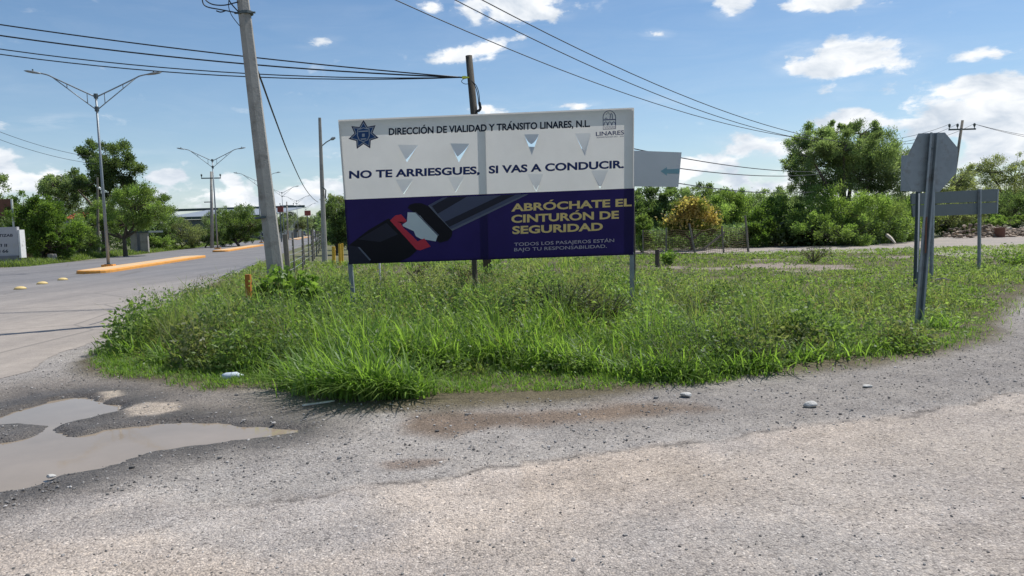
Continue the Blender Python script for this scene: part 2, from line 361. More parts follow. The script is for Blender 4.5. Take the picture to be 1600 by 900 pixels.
VV = np.stack([X, Y, z], -1).reshape(-1, 3); CC = col.reshape(-1, 3); WW = wetmask.ravel(); CH = chip.ravel()
def ground_mat():
    m, nt, n, l, p = newmat('gravel'); c = n.new('ShaderNodeTexCoord').outputs['Object']
    a = n.new('ShaderNodeAttribute'); a.attribute_name = 'Col'; w = n.new('ShaderNodeAttribute'); w.attribute_name = 'Wet'; ch = n.new('ShaderNodeAttribute'); ch.attribute_name = 'Chip'
    wp = n.new('ShaderNodeTexNoise'); wp.inputs['Scale'].default_value = 26; wp.inputs['Detail'].default_value = 2; l.new(c, wp.inputs['Vector'])
    wv = n.new('ShaderNodeVectorMath'); wv.operation = 'MULTIPLY_ADD'; l.new(wp.outputs['Color'], wv.inputs[0]); wv.inputs[1].default_value = (.02, .02, .02); l.new(c, wv.inputs[2])
    def vor(scale, feat='F1'):
        v = n.new('ShaderNodeTexVoronoi'); v.inputs['Scale'].default_value = scale; v.feature = feat; l.new(wv.outputs[0], v.inputs['Vector']); return v
    v1 = vor(78); v2 = vor(44); v3 = vor(110)
    g1 = n.new('ShaderNodeSeparateColor'); l.new(v1.outputs['Color'], g1.inputs[0])
    k1 = ramp(n, l, g1.outputs[0], [(0, (.34,)*3), (.08, (.72, .71, .72)), (.5, (.98, .97, .97)), (.85, (1.08, 1.06, 1.04)), (.95, (1.2,)*3), (1, (1.42,)*3)])
    g2 = n.new('ShaderNodeSeparateColor'); l.new(v2.outputs['Color'], g2.inputs[0])
    k2 = ramp(n, l, g2.outputs[1], [(0, (.5,)*3), (.08, (.85,)*3), (.6, (1, 1, 1)), (.93, (1.06, 1.02, .97)), (1, (1.5, 1.47, 1.4))])
    gap = ramp(n, l, v1.outputs['Distance'], [(.30, (1, 1, 1)), (.75, (.72,)*3)])
    k = mix(n, l, 1.0, a.outputs[0], k1, 'MULTIPLY'); k = mix(n, l, .45, k, k2, 'MULTIPLY'); k = mix(n, l, .8, k, gap, 'MULTIPLY')
    nb = nnoise(n, l, 3.1, 6, .65, c); k = mix(n, l, 1.0, k, ramp(n, l, nb, [(.3, (.84, .83, .82)), (.7, (1.14, 1.13, 1.12))]), 'MULTIPLY')
    nd = nnoise(n, l, .9, 4, .6, c); k = mix(n, l, 1.0, k, ramp(n, l, nd, [(.35, (.92, .92, .93)), (.65, (1.06, 1.05, 1.03))]), 'MULTIPLY')
    l.new(k, p.inputs['Base Color'])
    l.new(ramp(n, l, w.outputs['Fac'], [(.3, (.93,)*3), (1, (.5,)*3)]), p.inputs['Roughness']); p.inputs['Specular IOR Level'].default_value = .3
    hh = n.new('ShaderNodeMath'); hh.operation = 'MULTIPLY_ADD'; l.new(v1.outputs['Distance'], hh.inputs[0]); hh.inputs[1].default_value = -1.0; l.new(g1.outputs[1], hh.inputs[2])
    h2 = n.new('ShaderNodeMath'); h2.operation = 'MULTIPLY_ADD'; l.new(v2.outputs['Distance'], h2.inputs[0]); h2.inputs[1].default_value = -.9; l.new(hh.outputs[0], h2.inputs[2])
    b = n.new('ShaderNodeBump'); b.inputs['Strength'].default_value = .85; b.inputs['Distance'].default_value = .008; l.new(h2.outputs[0], b.inputs['Height']); l.new(b.outputs[0], p.inputs['Normal'])
    return m
M['gravel'] = ground_mat()
def subgrid(name, faces):
    used = np.unique(faces); mp = np.full(len(VV), -1); mp[used] = np.arange(len(used))
    me = np_mesh(name, VV[used], quads=mp[faces], cols=CC[used], smooth=True)
    for nm, arr in (('Wet', WW), ('Chip', CH)):
        a = me.attributes.new(nm, 'FLOAT', 'POINT'); a.data.foreach_set('value', arr[used].astype(np.float32))
    return link(name, me, M['gravel'])
tag(subgrid('gravel_road', Q[~isv]), 'worn pale gravel road surface with wet potholes', kind='structure')
tag(subgrid('verge', Q[isv]), 'earth of the overgrown verge under the weeds', kind='structure')

def far_mat():
    m, nt, n, l, p = newmat('far_ground'); c = n.new('ShaderNodeTexCoord').outputs['Object']
    a = nnoise(n, l, .12, 6, .6, c); b = nnoise(n, l, 2.5, 6, .7, c)
    k = ramp(n, l, a, [(.35, (.085, .10, .035)), (.55, (.12, .12, .055)), (.75, (.24, .19, .14))]); k = mix(n, l, 1.0, k, ramp(n, l, b, [(.3, (.65,)*3), (.7, (1.3,)*3)]), 'MULTIPLY')
    l.new(k, p.inputs['Base Color']); p.inputs['Roughness'].default_value = .95; return m
M['far'] = far_mat()
B = 3500
vo = [(-B, -B, 0), (B, -B, 0), (B, B, 0), (-B, B, 0), (GX0, GY0, 0), (xs[-1], GY0, 0), (xs[-1], ys[-1], 0), (GX0, ys[-1], 0)]
g = bpy.data.meshes.new('ground'); g.from_pydata([(x, y, -.006) for x, y, _ in vo], [], [(0, 1, 5, 4), (1, 2, 6, 5), (2, 3, 7, 6), (3, 0, 4, 7)])
tag(link('ground', g, M['far']), 'flat earth ground reaching to the horizon', kind='structure')

# ------------------------------------------------------------------ avenue, track, water
def ragged(poly, step=.35, amp=.12, seed=3, lim=70):
    out = []
    for i in range(len(poly)):
        a, b = Vector(poly[i]), Vector(poly[(i+1) % len(poly)]); L = (b-a).length
        k = max(1, int(L/step)) if a.length < lim and b.length < lim else max(1, int(L/4))
        for j in range(k): out.append(a.lerp(b, j/k))
    P = np.array(out); dx = (vnoise(P[:, 0], P[:, 1], 1.3, seed)-.5)*2*amp; dy = (vnoise(P[:, 0]+50, P[:, 1], 1.3, seed+1)-.5)*2*amp
    return [Vector((p[0]+a, p[1]+b)) for p, a, b in zip(P, dx, dy)]
def sheet(name, poly, z, mat, label):
    pts = [Vector((p[0], p[1], z)) for p in poly]; me = bpy.data.meshes.new(name); me.from_pydata(pts, [], [tuple(t) for t in tessellate_polygon([pts])])
    bm = bmesh.new(); bm.from_mesh(me); bmesh.ops.recalc_face_normals(bm, faces=bm.faces)
    for f in bm.faces:
        if f.normal.z < 0: f.normal_flip()
    bm.to_mesh(me); bm.free(); return tag(link(name, me, mat), label, kind='structure')
def asphalt_mat():
    m, nt, n, l, p = newmat('asphalt'); c = n.new('ShaderNodeTexCoord').outputs['Object']
    mp = n.new('ShaderNodeMapping'); l.new(c, mp.inputs[0]); mp.inputs['Rotation'].default_value = (0, 0, math.atan2(-AVU.x, AVU.y)*-1); mp.inputs['Scale'].default_value = (1.1, .05, 1)
    st_ = nnoise(n, l, .9, 5, .6, mp.outputs[0]); a = nnoise(n, l, .35, 6, .62, c); b = nnoise(n, l, 45, 3, .7, c); d = nnoise(n, l, 4, 5, .7, c)
    k = ramp(n, l, a, [(.3, (.165, .158, .153)), (.7, (.215, .202, .19))]); k = mix(n, l, 1.0, k, ramp(n, l, st_, [(.35, (.86,)*3), (.65, (1.13, 1.12, 1.1))]), 'MULTIPLY')
    sp2 = n.new('ShaderNodeVectorMath'); sp2.operation = 'LENGTH'; l.new(c, sp2.inputs[0])
    far = n.new('ShaderNodeMapRange'); far.inputs['From Min'].default_value = 16; far.inputs['From Max'].default_value = 36; l.new(sp2.outputs['Value'], far.inputs['Value'])
    k = mix(n, l, far.outputs[0], mix(n, l, 1.0, k, (1.62, 1.50, 1.37), 'MULTIPLY'), mix(n, l, 1.0, k, (.92, .94, 1.0), 'MULTIPLY'))   # dusty mouth of the side road
    k = mix(n, l, 1.0, k, ramp(n, l, b, [(.3, (.78,)*3), (.7, (1.2,)*3)]), 'MULTIPLY'); k = mix(n, l, 1.0, k, ramp(n, l, d, [(.35, (.9,)*3), (.65, (1.08,)*3)]), 'MULTIPLY')
    v = n.new('ShaderNodeTexVoronoi'); v.feature = 'DISTANCE_TO_EDGE'; v.inputs['Scale'].default_value = .22; l.new(mix(n, l, .12, c, n.new('ShaderNodeTexNoise').outputs['Color']), v.inputs['Vector'])
    k = mix(n, l, ramp(n, l, v.outputs[0], [(.003, (.55,)*3), (.008, (0, 0, 0))]), k, (.12, .11, .10))
    l.new(k, p.inputs['Base Color']); p.inputs['Roughness'].default_value = .85
    bb = n.new('ShaderNodeBump'); bb.inputs['Strength'].default_value = .35; bb.inputs['Distance'].default_value = .006; l.new(b, bb.inputs['Height']); l.new(bb.outputs[0], p.inputs['Normal']); return m
M['asphalt'] = asphalt_mat()
sheet('avenue', ragged(AVENUE, .12, .2), .003, M['asphalt'], 'grey asphalt avenue running into the distance')
def track_mat():
    m, nt, n, l, p = newmat('dirt_track'); c = n.new('ShaderNodeTexCoord').outputs['Object']
    a = nnoise(n, l, .5, 6, .65, c); b = nnoise(n, l, 12, 5, .75, c)
    k = ramp(n, l, a, [(.35, (.27, .245, .22)), (.65, (.35, .30, .255))]); k = mix(n, l, 1.0, k, ramp(n, l, b, [(.3, (.6,)*3), (.7, (1.3,)*3)]), 'MULTIPLY')
    l.new(k, p.inputs['Base Color']); p.inputs['Roughness'].default_value = .95; return m
M['track'] = track_mat()
TRACK = G2([(960, 398), (1060, 397), (1170, 399), (1260, 396), (1330, 397), (1420, 396), (1500, 404), (1600, 398), (1750, 398), (1750, 362), (1600, 352), (1540, 362), (1440, 377), (1340, 385), (1240, 386), (1100, 387), (960, 388)]) + []
sheet('dirt_track', ragged(TRACK, .8, .3, 9), .045, M['track'], 'pale stony dirt track behind the grass')
LV = [av(-30, -9), av(0, -9.5), av(12, -6.9), av(28, -5.9), av(28, -8), av(10, -12), av(-10, -16), av(-30, -20)]
sheet('roadside_path', ragged(LV, .8, .25, 19), .000, M['track'], 'dusty strip along the far side of the avenue')
def water_mat():
    m, nt, n, l, p = newmat('muddy_water'); c = n.new('ShaderNodeTexCoord').outputs['Object']
    a = nnoise(n, l, 1.2, 4, .6, c); k = ramp(n, l, a, [(.3, (.25, .20, .145)), (.7, (.31, .25, .185))])
    l.new(k, p.inputs['Base Color']); p.inputs['Roughness'].default_value = .04; p.inputs['IOR'].default_value = 1.33; p.inputs['Specular IOR Level'].default_value = .5
    b = n.new('ShaderNodeBump'); b.inputs['Strength'].default_value = .04; b.inputs['Distance'].default_value = .01; l.new(nnoise(n, l, 5, 3, .5, c), b.inputs['Height']); l.new(b.outputs[0], p.inputs['Normal']); return m
M['water'] = water_mat()
wp_ = [v.copy() for v in PUD]; cen = sum(wp_, Vector((0, 0)))/len(wp_)
wa = G2([(-400, 690), (-60, 640), (60, 612), (200, 612), (230, 640), (400, 640), (505, 660), (500, 685), (330, 715), (200, 745), (100, 775), (-100, 810), (-400, 830)])
sheet('puddle', wa, -.022, M['water'], 'muddy brown rainwater standing in the potholes')

# median islands with painted kerbs
def island(e0, e1, w, label):
    """e0, e1: pixels of the ends of the kerb foot on the near side"""
    a, b = gp(*e0).xy, gp(*e1).xy; u = (b-a).normalized(); nrm_ = Vector((u.y, -u.x)); a = a-nrm_*w/2; b = b-nrm_*w/2; n = 10; L_ = (b-a).length
    P = [a+nrm_*(w/2*math.cos(t))-u*(w/2*math.sin(t)) for t in np.linspace(0, math.pi, n+1)] + [b-nrm_*(w/2*math.cos(t))+u*(w/2*math.sin(t)) for t in np.linspace(0, math.pi, n+1)]
    mb = MB()
    rings = [(0, 0.0), (0, .11), (.03, .15), (.16, .155)]
    def inset(p, d):
        s_ = max(min((p-a).dot(u), L_), 0); core = a+u*s_; v = (p-core); return core+v*(1-d/max(v.length, .01))
    vs = []; N = len(P)
    for d, zz in rings: vs += [(*inset(p, d), zz) for p in P]
    fs = [(r*N+i, r*N+(i+1) % N, (r+1)*N+(i+1) % N, (r+1)*N+i) for r in range(len(rings)-1) for i in range(N)]
    o = mb.add(vs, fs).build('median_kerb', M['kerb']); tag(o, label, 'kerb', 'orange median islands', 'structure')
    top = [(*inset(p, .16), .155) for p in P]; t = MB().add(top, [tuple(range(N))]); t.build('median_top', M['kerb_top'], o); return o
island((176, 425.5), (321, 402.5), 1.5, 'orange painted median kerb around the nearest street lamp')
island((358, 393), (412, 384), 1.4, 'orange median kerb carrying the second and third street lamps')
island((465, 374.5), (486, 370), 1.5, 'orange median kerb far off near the vanishing point')

# ================================================================== billboard
nb_ = None
TL = at(528, 187, 11.95); BL = at(545, 413, 12.15); BR = at(990, 398, 11.95)
bn = (BR-BL).cross(TL-BL).normalized()                 # plane normal
if bn.y > 0: bn = -bn                                  # towards the road
def bp(px, py, off=0.0):
    d = ray(px, py); t = (BL-EYE).dot(bn)/d.dot(bn); return EYE + d*t + bn*off
TR = bp(991, 168)
bu = (BR-BL).normalized(); bv = bn.cross(bu).normalized()
if bv.z < 0: bv = -bv
def vinyl_mat(name, colr, trans, var=.06):
    m, nt, n, l, p = newmat(name); n.remove(p); o = n['Material Output']; c = n.new('ShaderNodeTexCoord').outputs['Object']
    a = nnoise(n, l, 1.4, 5, .6, c); k = ramp(n, l, a, [(.3, tuple(x*(1-var) for x in colr)), (.7, tuple(min(1, x*(1+var)) for x in colr))])
    d = n.new('ShaderNodeBsdfDiffuse'); l.new(k, d.inputs[0]); t = n.new('ShaderNodeBsdfTranslucent'); l.new(k, t.inputs[0])
    s = n.new('ShaderNodeMixShader'); s.inputs[0].default_value = trans; l.new(d.outputs[0], s.inputs[1]); l.new(t.outputs[0], s.inputs[2])
    g_ = n.new('ShaderNodeBsdfGlossy'); g_.inputs['Roughness'].default_value = .35; f = n.new('ShaderNodeFresnel'); f.inputs[0].default_value = 1.4
    s2 = n.new('ShaderNodeMixShader'); mm = n.new('ShaderNodeMath'); mm.operation = 'MULTIPLY'; mm.inputs[1].default_value = .5; l.new(f.outputs[0], mm.inputs[0]); l.new(mm.outputs[0], s2.inputs[0])
    l.new(s.outputs[0], s2.inputs[1]); l.new(g_.outputs[0], s2.inputs[2]); l.new(s2.outputs[0], o.inputs[0])
    wv = nnoise(n, l, 2.2, 2, .4, c); b = n.new('ShaderNodeBump'); b.inputs['Strength'].default_value = .12; b.inputs['Distance'].default_value = .05; l.new(wv, b.inputs['Height'])
    for x in (d, g_): l.new(b.outputs[0], x.inputs['Normal'])
    return m
M['vinyl_white'] = vinyl_mat('white_vinyl', (.86, .83, .79), .30)
M['vinyl_navy'] = vinyl_mat('navy_vinyl', (.014, .0095, .072), .25, .16)
def ink(name, colr): M[name] = vinyl_mat(name, colr, .24, .05)
ink('ink_navy', lin(38, 56, 108)); ink('ink_dark', lin(24, 36, 60)); ink('ink_gold', (1.0, .72, .28)); ink('ink_pale', (.62, .55, .56)); ink('ink_red', (.70, .055, .09)); ink('ink_plate', (.74, .82, .84)); ink('ink_black', (.010, .011, .02))
ink('ink_strap', (.10, .115, .19)); ink('ink_strap_dark', (.03, .032, .055)); ink('ink_strap_edge', (.17, .19, .25)); ink('ink_blue', (.03, .085, .24)); ink('ink_deep', (.012, .02, .085)); ink('ink_silver', (.42, .47, .55)); ink('ink_arrow', (.30, .52, .58))

board = thing('billboard', 'large white and navy road safety billboard with eight cut vents standing in the weeds', 'billboard', (0, 0, 0))
board.location = ((BL+BR)/2).xy.to_3d()
OFF = board.location.copy()
def bbuild(mb, name, mat, parent=board, **k): return mb.build(name, mat, parent, off=OFF, **k)
flaps = [((621.4, 226), (653, 226.6), (636, 253.6), .20), ((703.6, 224), (733.6, 224.5), (717, 253.6), .36), ((819, 210), (842, 209.5), (831, 242.5), .42), ((898, 208.6), (923, 208), (914, 244), .16),
         ((618, 280.6), (646, 279.4), (631, 304), .16), ((700, 277), (726, 275.5), (712, 301), .12), ((824, 272), (849, 272), (838, 299.5), .14), ((923.5, 266.5), (950.5, 265.6), (937.6, 295), .17)]
def panel(name, outer, holes, mat):
    """a vinyl sheet with holes cut in it"""
    def dens(P, k=1):
        out = []
        for i in range(len(P)):
            a, b = Vector(P[i]), Vector(P[(i+1) % len(P)])
            out += [a.lerp(b, j/k) for j in range(k)]
        return out
    loops = [[bp(*p) for p in dens(outer, 6)]] + [[bp(*p) for p in h] for h in holes]
    flat = [[Vector(((p-BL).dot(bu), (p-BL).dot(bv), 0)) for p in L] for L in loops]
    tr = tessellate_polygon(flat); mb = MB(); mb.add([p for L in loops for p in L], [tuple(t) for t in tr]); return bbuild(mb, name, mat)
panel('white_banner', [(528.3, 187.2), (990.8, 168.2), (990.4, 294.2), (538.0, 312)], [f[:3] for f in flaps], M['vinyl_white'])
panel('navy_banner', [(538.0, 312), (990.4, 294.2), (990, 398), (545, 413)], [], M['vinyl_navy'])
for (a, b, c, k), lf_ in zip(flaps, (.15, .30, .52, .10, .07, .05, .08, .12)):                              # each cut tongue hangs from its upper edge, blown back
    A, Bq, Cq = bp(*a), bp(*b), bp(*c); mid = (A+Bq)/2; L = (Cq-mid); mb = MB(); rows = []
    for j in range(6):
        t = j/5
        back = bn*(L.length*k*1.5*t**1.1); lift = bv*(L.length*lf_*t**1.6)
        q = [A.lerp(Cq, t)+back+lift, Bq.lerp(Cq, t)+back+lift] if j < 5 else [Cq+back+lift]
        rows.append(q)
    vs = [p for r in rows for p in r]; fs = [(2*j, 2*j+1, 2*j+3, 2*j+2) for j in range(4)] + [(8, 9, 10)]
    bbuild(mb.add(vs, fs), 'vent_flap', M['vinyl_white'], smooth=True)
fr = MB(); D = .10
def bar(p, q, w=.04, dep=D, off=-.062):
    p, q = p+bn*off, q+bn*off; t = (q-p).normalized(); s = bn.cross(t).normalized()*(w/2); d = bn*(dep/2)
    fr.add([p-s-d, p+s-d, p+s+d, p-s+d, q-s-d, q+s-d, q+s+d, q-s+d], [(3, 2, 1, 0), (4, 5, 6, 7), (0, 1, 5, 4), (1, 2, 6, 5), (2, 3, 7, 6), (3, 0, 4, 7)])
def inn(px, py): return bp(px, py)
bar(inn(531, 189.2), inn(988.5, 170.2)); bar(inn(547, 410.5), inn(988, 395.8)); bar(inn(530.6, 189.5), inn(547, 411)); bar(inn(988.8, 170.5), inn(987.8, 396))
bar(inn(757.5, 179.5), inn(763, 404), .028)
bbuild(fr, 'frame', M['galv'])
for (p0, p1) in (((545.5, 411), (555, 520)), ((988, 396), (988.5, 478))):
    a = bp(*p0)-bn*.062; b = bp(*p1)-bn*.062; dn = (b-a).normalized(); b = a + dn*((a.z+.35)/-dn.z)
    mb = MB(); mb.tube([a, b], .046, 4, rot0=math.pi/4); bbuild(mb, 'post', M['galv'])

def text_mesh(body, weight=.0):
    cu = bpy.data.curves.new('t', 'FONT'); cu.body = body; cu.offset = weight; cu.resolution_u = 4
    o = bpy.data.objects.new('t', cu); COL.objects.link(o); bpy.context.view_layer.update()
    me = bpy.data.meshes.new_from_object(o.evaluated_get(bpy.context.evaluated_depsgraph_get()))
    v = np.array([tuple(p.co) for p in me.vertices]); f = [tuple(p.vertices) for p in me.polygons]
    bpy.data.objects.remove(o); bpy.data.curves.remove(cu); bpy.data.meshes.remove(me); return v, f
capref = {}
def lettering(body, p0, p1, cap, mat, parent, fn, off, weight=.02, name='lettering', bld=None):
    plain = body.translate(str.maketrans('ÓÁÉÍÚ', 'OAEIU')) if weight > .02 else body
    v, f = text_mesh(plain, weight)
    for i in [k for k in range(len(body)) if body[k] != plain[k]]:   # heavy letters carry their accent as a slanted stroke
        g0, g1 = text_mesh(plain[:i], weight)[0][:, 0].max(), text_mesh(plain[:i+1], weight)[0][:, 0].max(); xm = (g0+g1)/2+.02; n0 = len(v); c_ = text_mesh('H', weight)[0][:, 1].max()
        v = np.concatenate([v, np.array([(xm-.09, c_*1.09, 0), (xm+.05, c_*1.09, 0), (xm+.20, c_*1.30, 0), (xm+.02, c_*1.30, 0)])]); f = f+[(n0, n0+1, n0+2, n0+3)]
    if weight not in capref: capref[weight] = text_mesh('H', weight)[0][:, 1].max()
    x0, x1 = v[:, 0].min(), v[:, 0].max(); U = (v[:, 0]-x0)/(x1-x0); W = v[:, 1]/capref[weight]
    dx, dy = p1[0]-p0[0], p1[1]-p0[1]; L = math.hypot(dx, dy); ux, uy = dy/L, -dx/L
    pts = [fn(p0[0]+dx*a+ux*cap*b*.0, p0[1]+dy*a-cap*b, off) for a, b in zip(U, W)]
    return (bld or bbuild)(MB().add(pts, f), name, mat, parent)
T = lambda *a, **k: lettering(*a, board, bp, .004, **k)
T('DIRECCIÓN DE VIALIDAD Y TRÁNSITO LINARES, N.L.', (607.5, 211), (922, 198), 10.6, M['ink_dark'], weight=.029)
T('NO TE ARRIESGUES,', (545.5, 278.7), (749.5, 271.4), 11.6, M['ink_navy'], weight=.036)
T('SI VAS A CONDUCIR.', (763.6, 270.8), (974.8, 262), 11.6, M['ink_navy'], weight=.036)
T('ABRÓCHATE EL', (799, 330), (987, 321.6), 11.6, M['ink_gold'], weight=.034)
T('CINTURÓN DE', (799, 347.8), (967, 341), 11.8, M['ink_gold'], weight=.034)
T('SEGURIDAD', (800.5, 365.3), (942, 359.5), 11.8, M['ink_gold'], weight=.034)
T('TODOS LOS PASAJEROS ESTÁN', (803.5, 384.4), (959.5, 378), 5.0, M['ink_pale'], weight=.004)
T('BAJO TU RESPONSABILIDAD.', (803.5, 392.6), (948, 387), 5.0, M['ink_pale'], weight=.004)
T('LINARES', (931, 212.6), (975, 210), 6.4, M['ink_navy'], weight=.014)
T('ADMINISTRACIÓN 2021 - 2024', (932, 216.0), (974.5, 213.8), 2.1, M['ink_navy'], weight=.0)
# seven pointed emblem
def star(cx, cy, r, k, rot=0.0):
    P = []
    for i in range(14):
        a = -math.pi/2 + i*math.pi/7 + rot; rr = r if i % 2 == 0 else r*k; P.append((cx+rr*math.cos(a)*1.03, cy+rr*math.sin(a)-(cx+rr*math.cos(a)*1.03-568)*.036))
    return P
em = bbuild(MB().poly([bp(*p, .0035) for p in star(568, 211, 23.5, .60)]), 'emblem', M['ink_deep'])
bbuild(MB().poly([bp(*p, .005) for p in star(568, 211, 20.2, .62)]), 'emblem_ring', M['ink_silver'], em)
bbuild(MB().poly([bp(*p, .0065) for p in star(568, 211, 18.2, .60)]), 'emblem_star', M['ink_blue'], em)
sh = [(558.5, 202), (563, 201), (568, 199), (573, 200.5), (577.5, 201), (578, 212), (575, 219), (568, 222), (561, 219.5), (558, 212)]
bbuild(MB().poly([bp(*p, .008) for p in sh]), 'shield', M['ink_silver'], em)
bbuild(MB().poly([bp(568+(x-568)*.86, 210.5+(y-210.5)*.88, .0095) for x, y in sh]), 'shield_field', M['ink_blue'], em)
det = MB()
for q in ([(560.5, 204.6), (575.5, 203.8), (575.5, 205.6), (560.5, 206.4)], [(566, 209), (570, 208.8), (570, 213.6), (566, 213.8)], [(563.5, 216.6), (573, 216), (572, 218), (564.5, 218.4)]): det.poly([bp(*p, .011) for p in q])
bbuild(det, 'shield_marks', M['ink_silver'], em)
# arched crest with a bridge over waves
cr_ = MB()
def stroke(mb, pts, w, off, closed=False):
    P = [Vector(p) for p in pts]; n = len(P); q = []
    for i in range(n):
        a = P[(i-1) % n] if closed or i else P[i]; b = P[(i+1) % n] if closed or i < n-1 else P[i]
        t = (b-a).normalized(); q.append((P[i]+Vector((-t.y, t.x))*w/2, P[i]-Vector((-t.y, t.x))*w/2))
    vs = [bp(p.x, p.y, off) for pr in q for p in pr]; m = n if closed else n-1
    mb.add(vs, [(2*i, 2*i+1, 2*((i+1) % n)+1, 2*((i+1) % n)) for i in range(m)])
arch = [(942.5, 202.4), (942.3, 185)] + [(952+9.8*math.cos(a), 183-10*math.sin(a)) for a in np.linspace(math.pi, 0, 11)] + [(962, 201.2)]
stroke(cr_, arch, .9, .004, True)
stroke(cr_, [(943, 187.5), (961.5, 186.6)], 1.3, .0045); stroke(cr_, [(945, 186), (947, 184), (949, 186)], .8, .0045)
stroke(cr_, [(953, 186), (954, 179), (955.2, 176.5), (956.4, 179), (957, 186)], .9, .0045); stroke(cr_, [(947, 179), (950, 175.5), (953, 179)], .6, .0045)
for k in range(3): stroke(cr_, [(943.5+6.2*k, 196), (944.5+6.2*k, 191.5), (946.5+6.2*k, 190.3), (948.5+6.2*k, 191.5), (949.2+6.2*k, 195.5)], .9, .0045)
for yy in (198.2, 200.2): stroke(cr_, [(944+k*2.2, yy+(.6 if k % 2 else -.4)-k*.07) for k in range(9)], .6, .0045)
bbuild(cr_, 'crest', M['ink_navy'])
# seat belt picture
def shape(name, mat, off, *polys):
    mb = MB()
    for q in polys: mb.poly([bp(*p, off) for p in q])
    return bbuild(mb, name, mat)
shape('belt_picture', M['ink_strap'], .0030, [(669, 321), (692, 308.5), (826, 303.2), (706, 360)])
shape('belt_band', M['ink_strap_dark'], .0045, [(675, 322), (700, 308), (730, 307), (684, 334)], [(694, 347), (783, 305), (806, 304.1), (702, 354.5)])
shape('belt_edge', M['ink_strap_edge'], .0058, [(703.5, 358.5), (820, 303.6), (826, 303.3), (706, 361)], [(669, 321), (671, 320), (705, 358), (704, 360.5)])
shape('buckle', M['ink_black'], .0030, [(546, 412.6), (545.5, 383), (575, 360), (607, 341), (618, 349), (652, 391), (640, 402), (622, 410)])
shape('buckle_shine', M['ink_strap_dark'], .0045, [(544.4, 383), (561, 386), (579, 407), (577, 411.6), (546.5, 412.5)], [(560, 374), (604, 348), (622, 366), (594, 378)])
shape('buckle_glint', M['ink_strap_edge'], .0058, [(559, 386), (562, 386), (580, 406), (577.5, 407)])
shape('belt_latch', M['ink_black'], .0060, [(637, 325), (640, 320), (648, 317.4), (659, 317.5), (669, 322), (707, 361), (706, 369), (700, 376), (687, 379.5), (679, 374), (656, 338), (647, 332)])
shape('tongue_plate', M['ink_plate'], .0075, [(637, 331.5), (648, 332), (657, 337.5), (684, 368), (681, 377), (657, 373), (650, 369), (646.5, 361), (630, 353.5), (629, 351), (636, 346)])
shape('plate_edge', M['ink_strap_edge'], .0090, [(648, 331.4), (650, 331.2), (686, 367), (684.5, 369)])
shape('buckle_button', M['ink_red'], .0090, [(609.5, 344.5), (618, 336.5), (627, 335), (635, 344), (635, 347), (626.5, 349), (630, 355), (646, 370), (652.5, 377), (663, 372.5), (673, 385), (657, 391), (651, 390)])
shape('button_shade', M['ink_black'], .0105, [(621, 346.5), (634, 346.4), (626.5, 349.5), (653, 377.5), (658, 383), (653, 385)][0:2]+[(626.5, 348.5)])

# white sign panel behind the billboard
D2 = 15.2
s2 = thing('direction_sign', 'plain white sign panel with a faded blue arrow, poking out behind the billboard', 'sign', at(880, 470, D2)*1.0); s2.location.z = 0; O2 = s2.location.copy()
q = [at(742, 226, D2), at(1065, 238, D2), at(1060, 292, D2), at(742, 288, D2)]
sb_ = lambda mb, name, mat, parent=None, **k: mb.build(name, mat, parent or s2, off=O2, **k)
M['sign_white'] = surf('sign_back_white', (.66, .66, .66), .55, var=.05, scale=2)
sb_(MB().poly(q, Vector((0, .05, 0))), 'panel', M['sign_white'])
ar = [(1032, 267.5), (1042, 261), (1042, 264.6), (1062, 263.6), (1061, 271.5), (1042, 271), (1042, 274.5)]
sb_(MB().poly([at(*p, D2-.004) for p in ar]), 'arrow', M['ink_arrow'])
for px in (737, 987):
    a = at(px, 285, D2+.10); sb_(MB().tube([a, Vector((a.x, a.y, -.3))], .055, 8), 'post', M['wood'])

# ================================================================== poles and street lamps
def octo(mb, a, b, r0, r1, n=8): mb.tube([a, a.lerp(b, .5), b], [r0, (r0+r1)/2, r1], n, rot0=math.pi/8)
# leaning concrete pole
pb = gp(438, 486); D = pb.y
ptop = at(379.6, 0, D+.10); dirp = (ptop-pb).normalized(); pend = pb + dirp*9.6
cp_ = thing('concrete_pole', 'tall leaning eight sided concrete utility pole at the edge of the weeds', 'utility pole', pb)
mb = MB(); octo(mb, pb-dirp*.5, pend, .19, .098, 6); mb.build('shaft', M['concrete'], cp_, off=pb)
bc = at(384, 21, D+.09); mb = MB(); mb.tube([bc-dirp*.025, bc+dirp*.025], .152, 12); mb.tube([bc+Vector((.10, -.05, 0)), bc+Vector((.21, -.05, 0))], .02, 6); mb.tube([bc+Vector((-.10, -.05, 0)), bc+Vector((-.21, -.05, 0))], .02, 6); mb.build('band', M['galv_dark'], cp_, off=pb)
bc = at(411.5, 340, D+.03); MB().tube([bc-dirp*.02, bc+dirp*.02], .182, 12).build('band', M['galv_dark'], cp_, off=pb)
def spline(pts, n=8):
    P = [Vector(p) for p in pts]; P = [P[0]*2-P[1]] + P + [P[-1]*2-P[-2]]; out = []
    for i in range(1, len(P)-2):
        for j in range(n):
            t = j/n; out.append(.5*((2*P[i])+(P[i+1]-P[i-1])*t+(2*P[i-1]-5*P[i]+4*P[i+1]-P[i+2])*t*t+(3*P[i]-P[i-1]-3*P[i+1]+P[i+2])*t**3))
    return out + [P[-2]]
loops_ = [[(371, 20), (345, 15), (322, 10), (316, 0), (318, -14), (345, -26)], [(372, 3), (350, 8), (330, 6), (320, -4), (330, -20)], [(372, 18), (360, 4), (352, -12)], [(374, 40), (362, 24), (357, 8), (360, -12)], [(338, 17), (345, 19), (352, 17)]]
for L in loops_:
    MB().tube(spline([at(x, y, D-.02) for x, y in L], 5), .013 if L is not loops_[3] else .008, 5).build('cable_loop', M['cable'], cp_, smooth=True, off=pb)

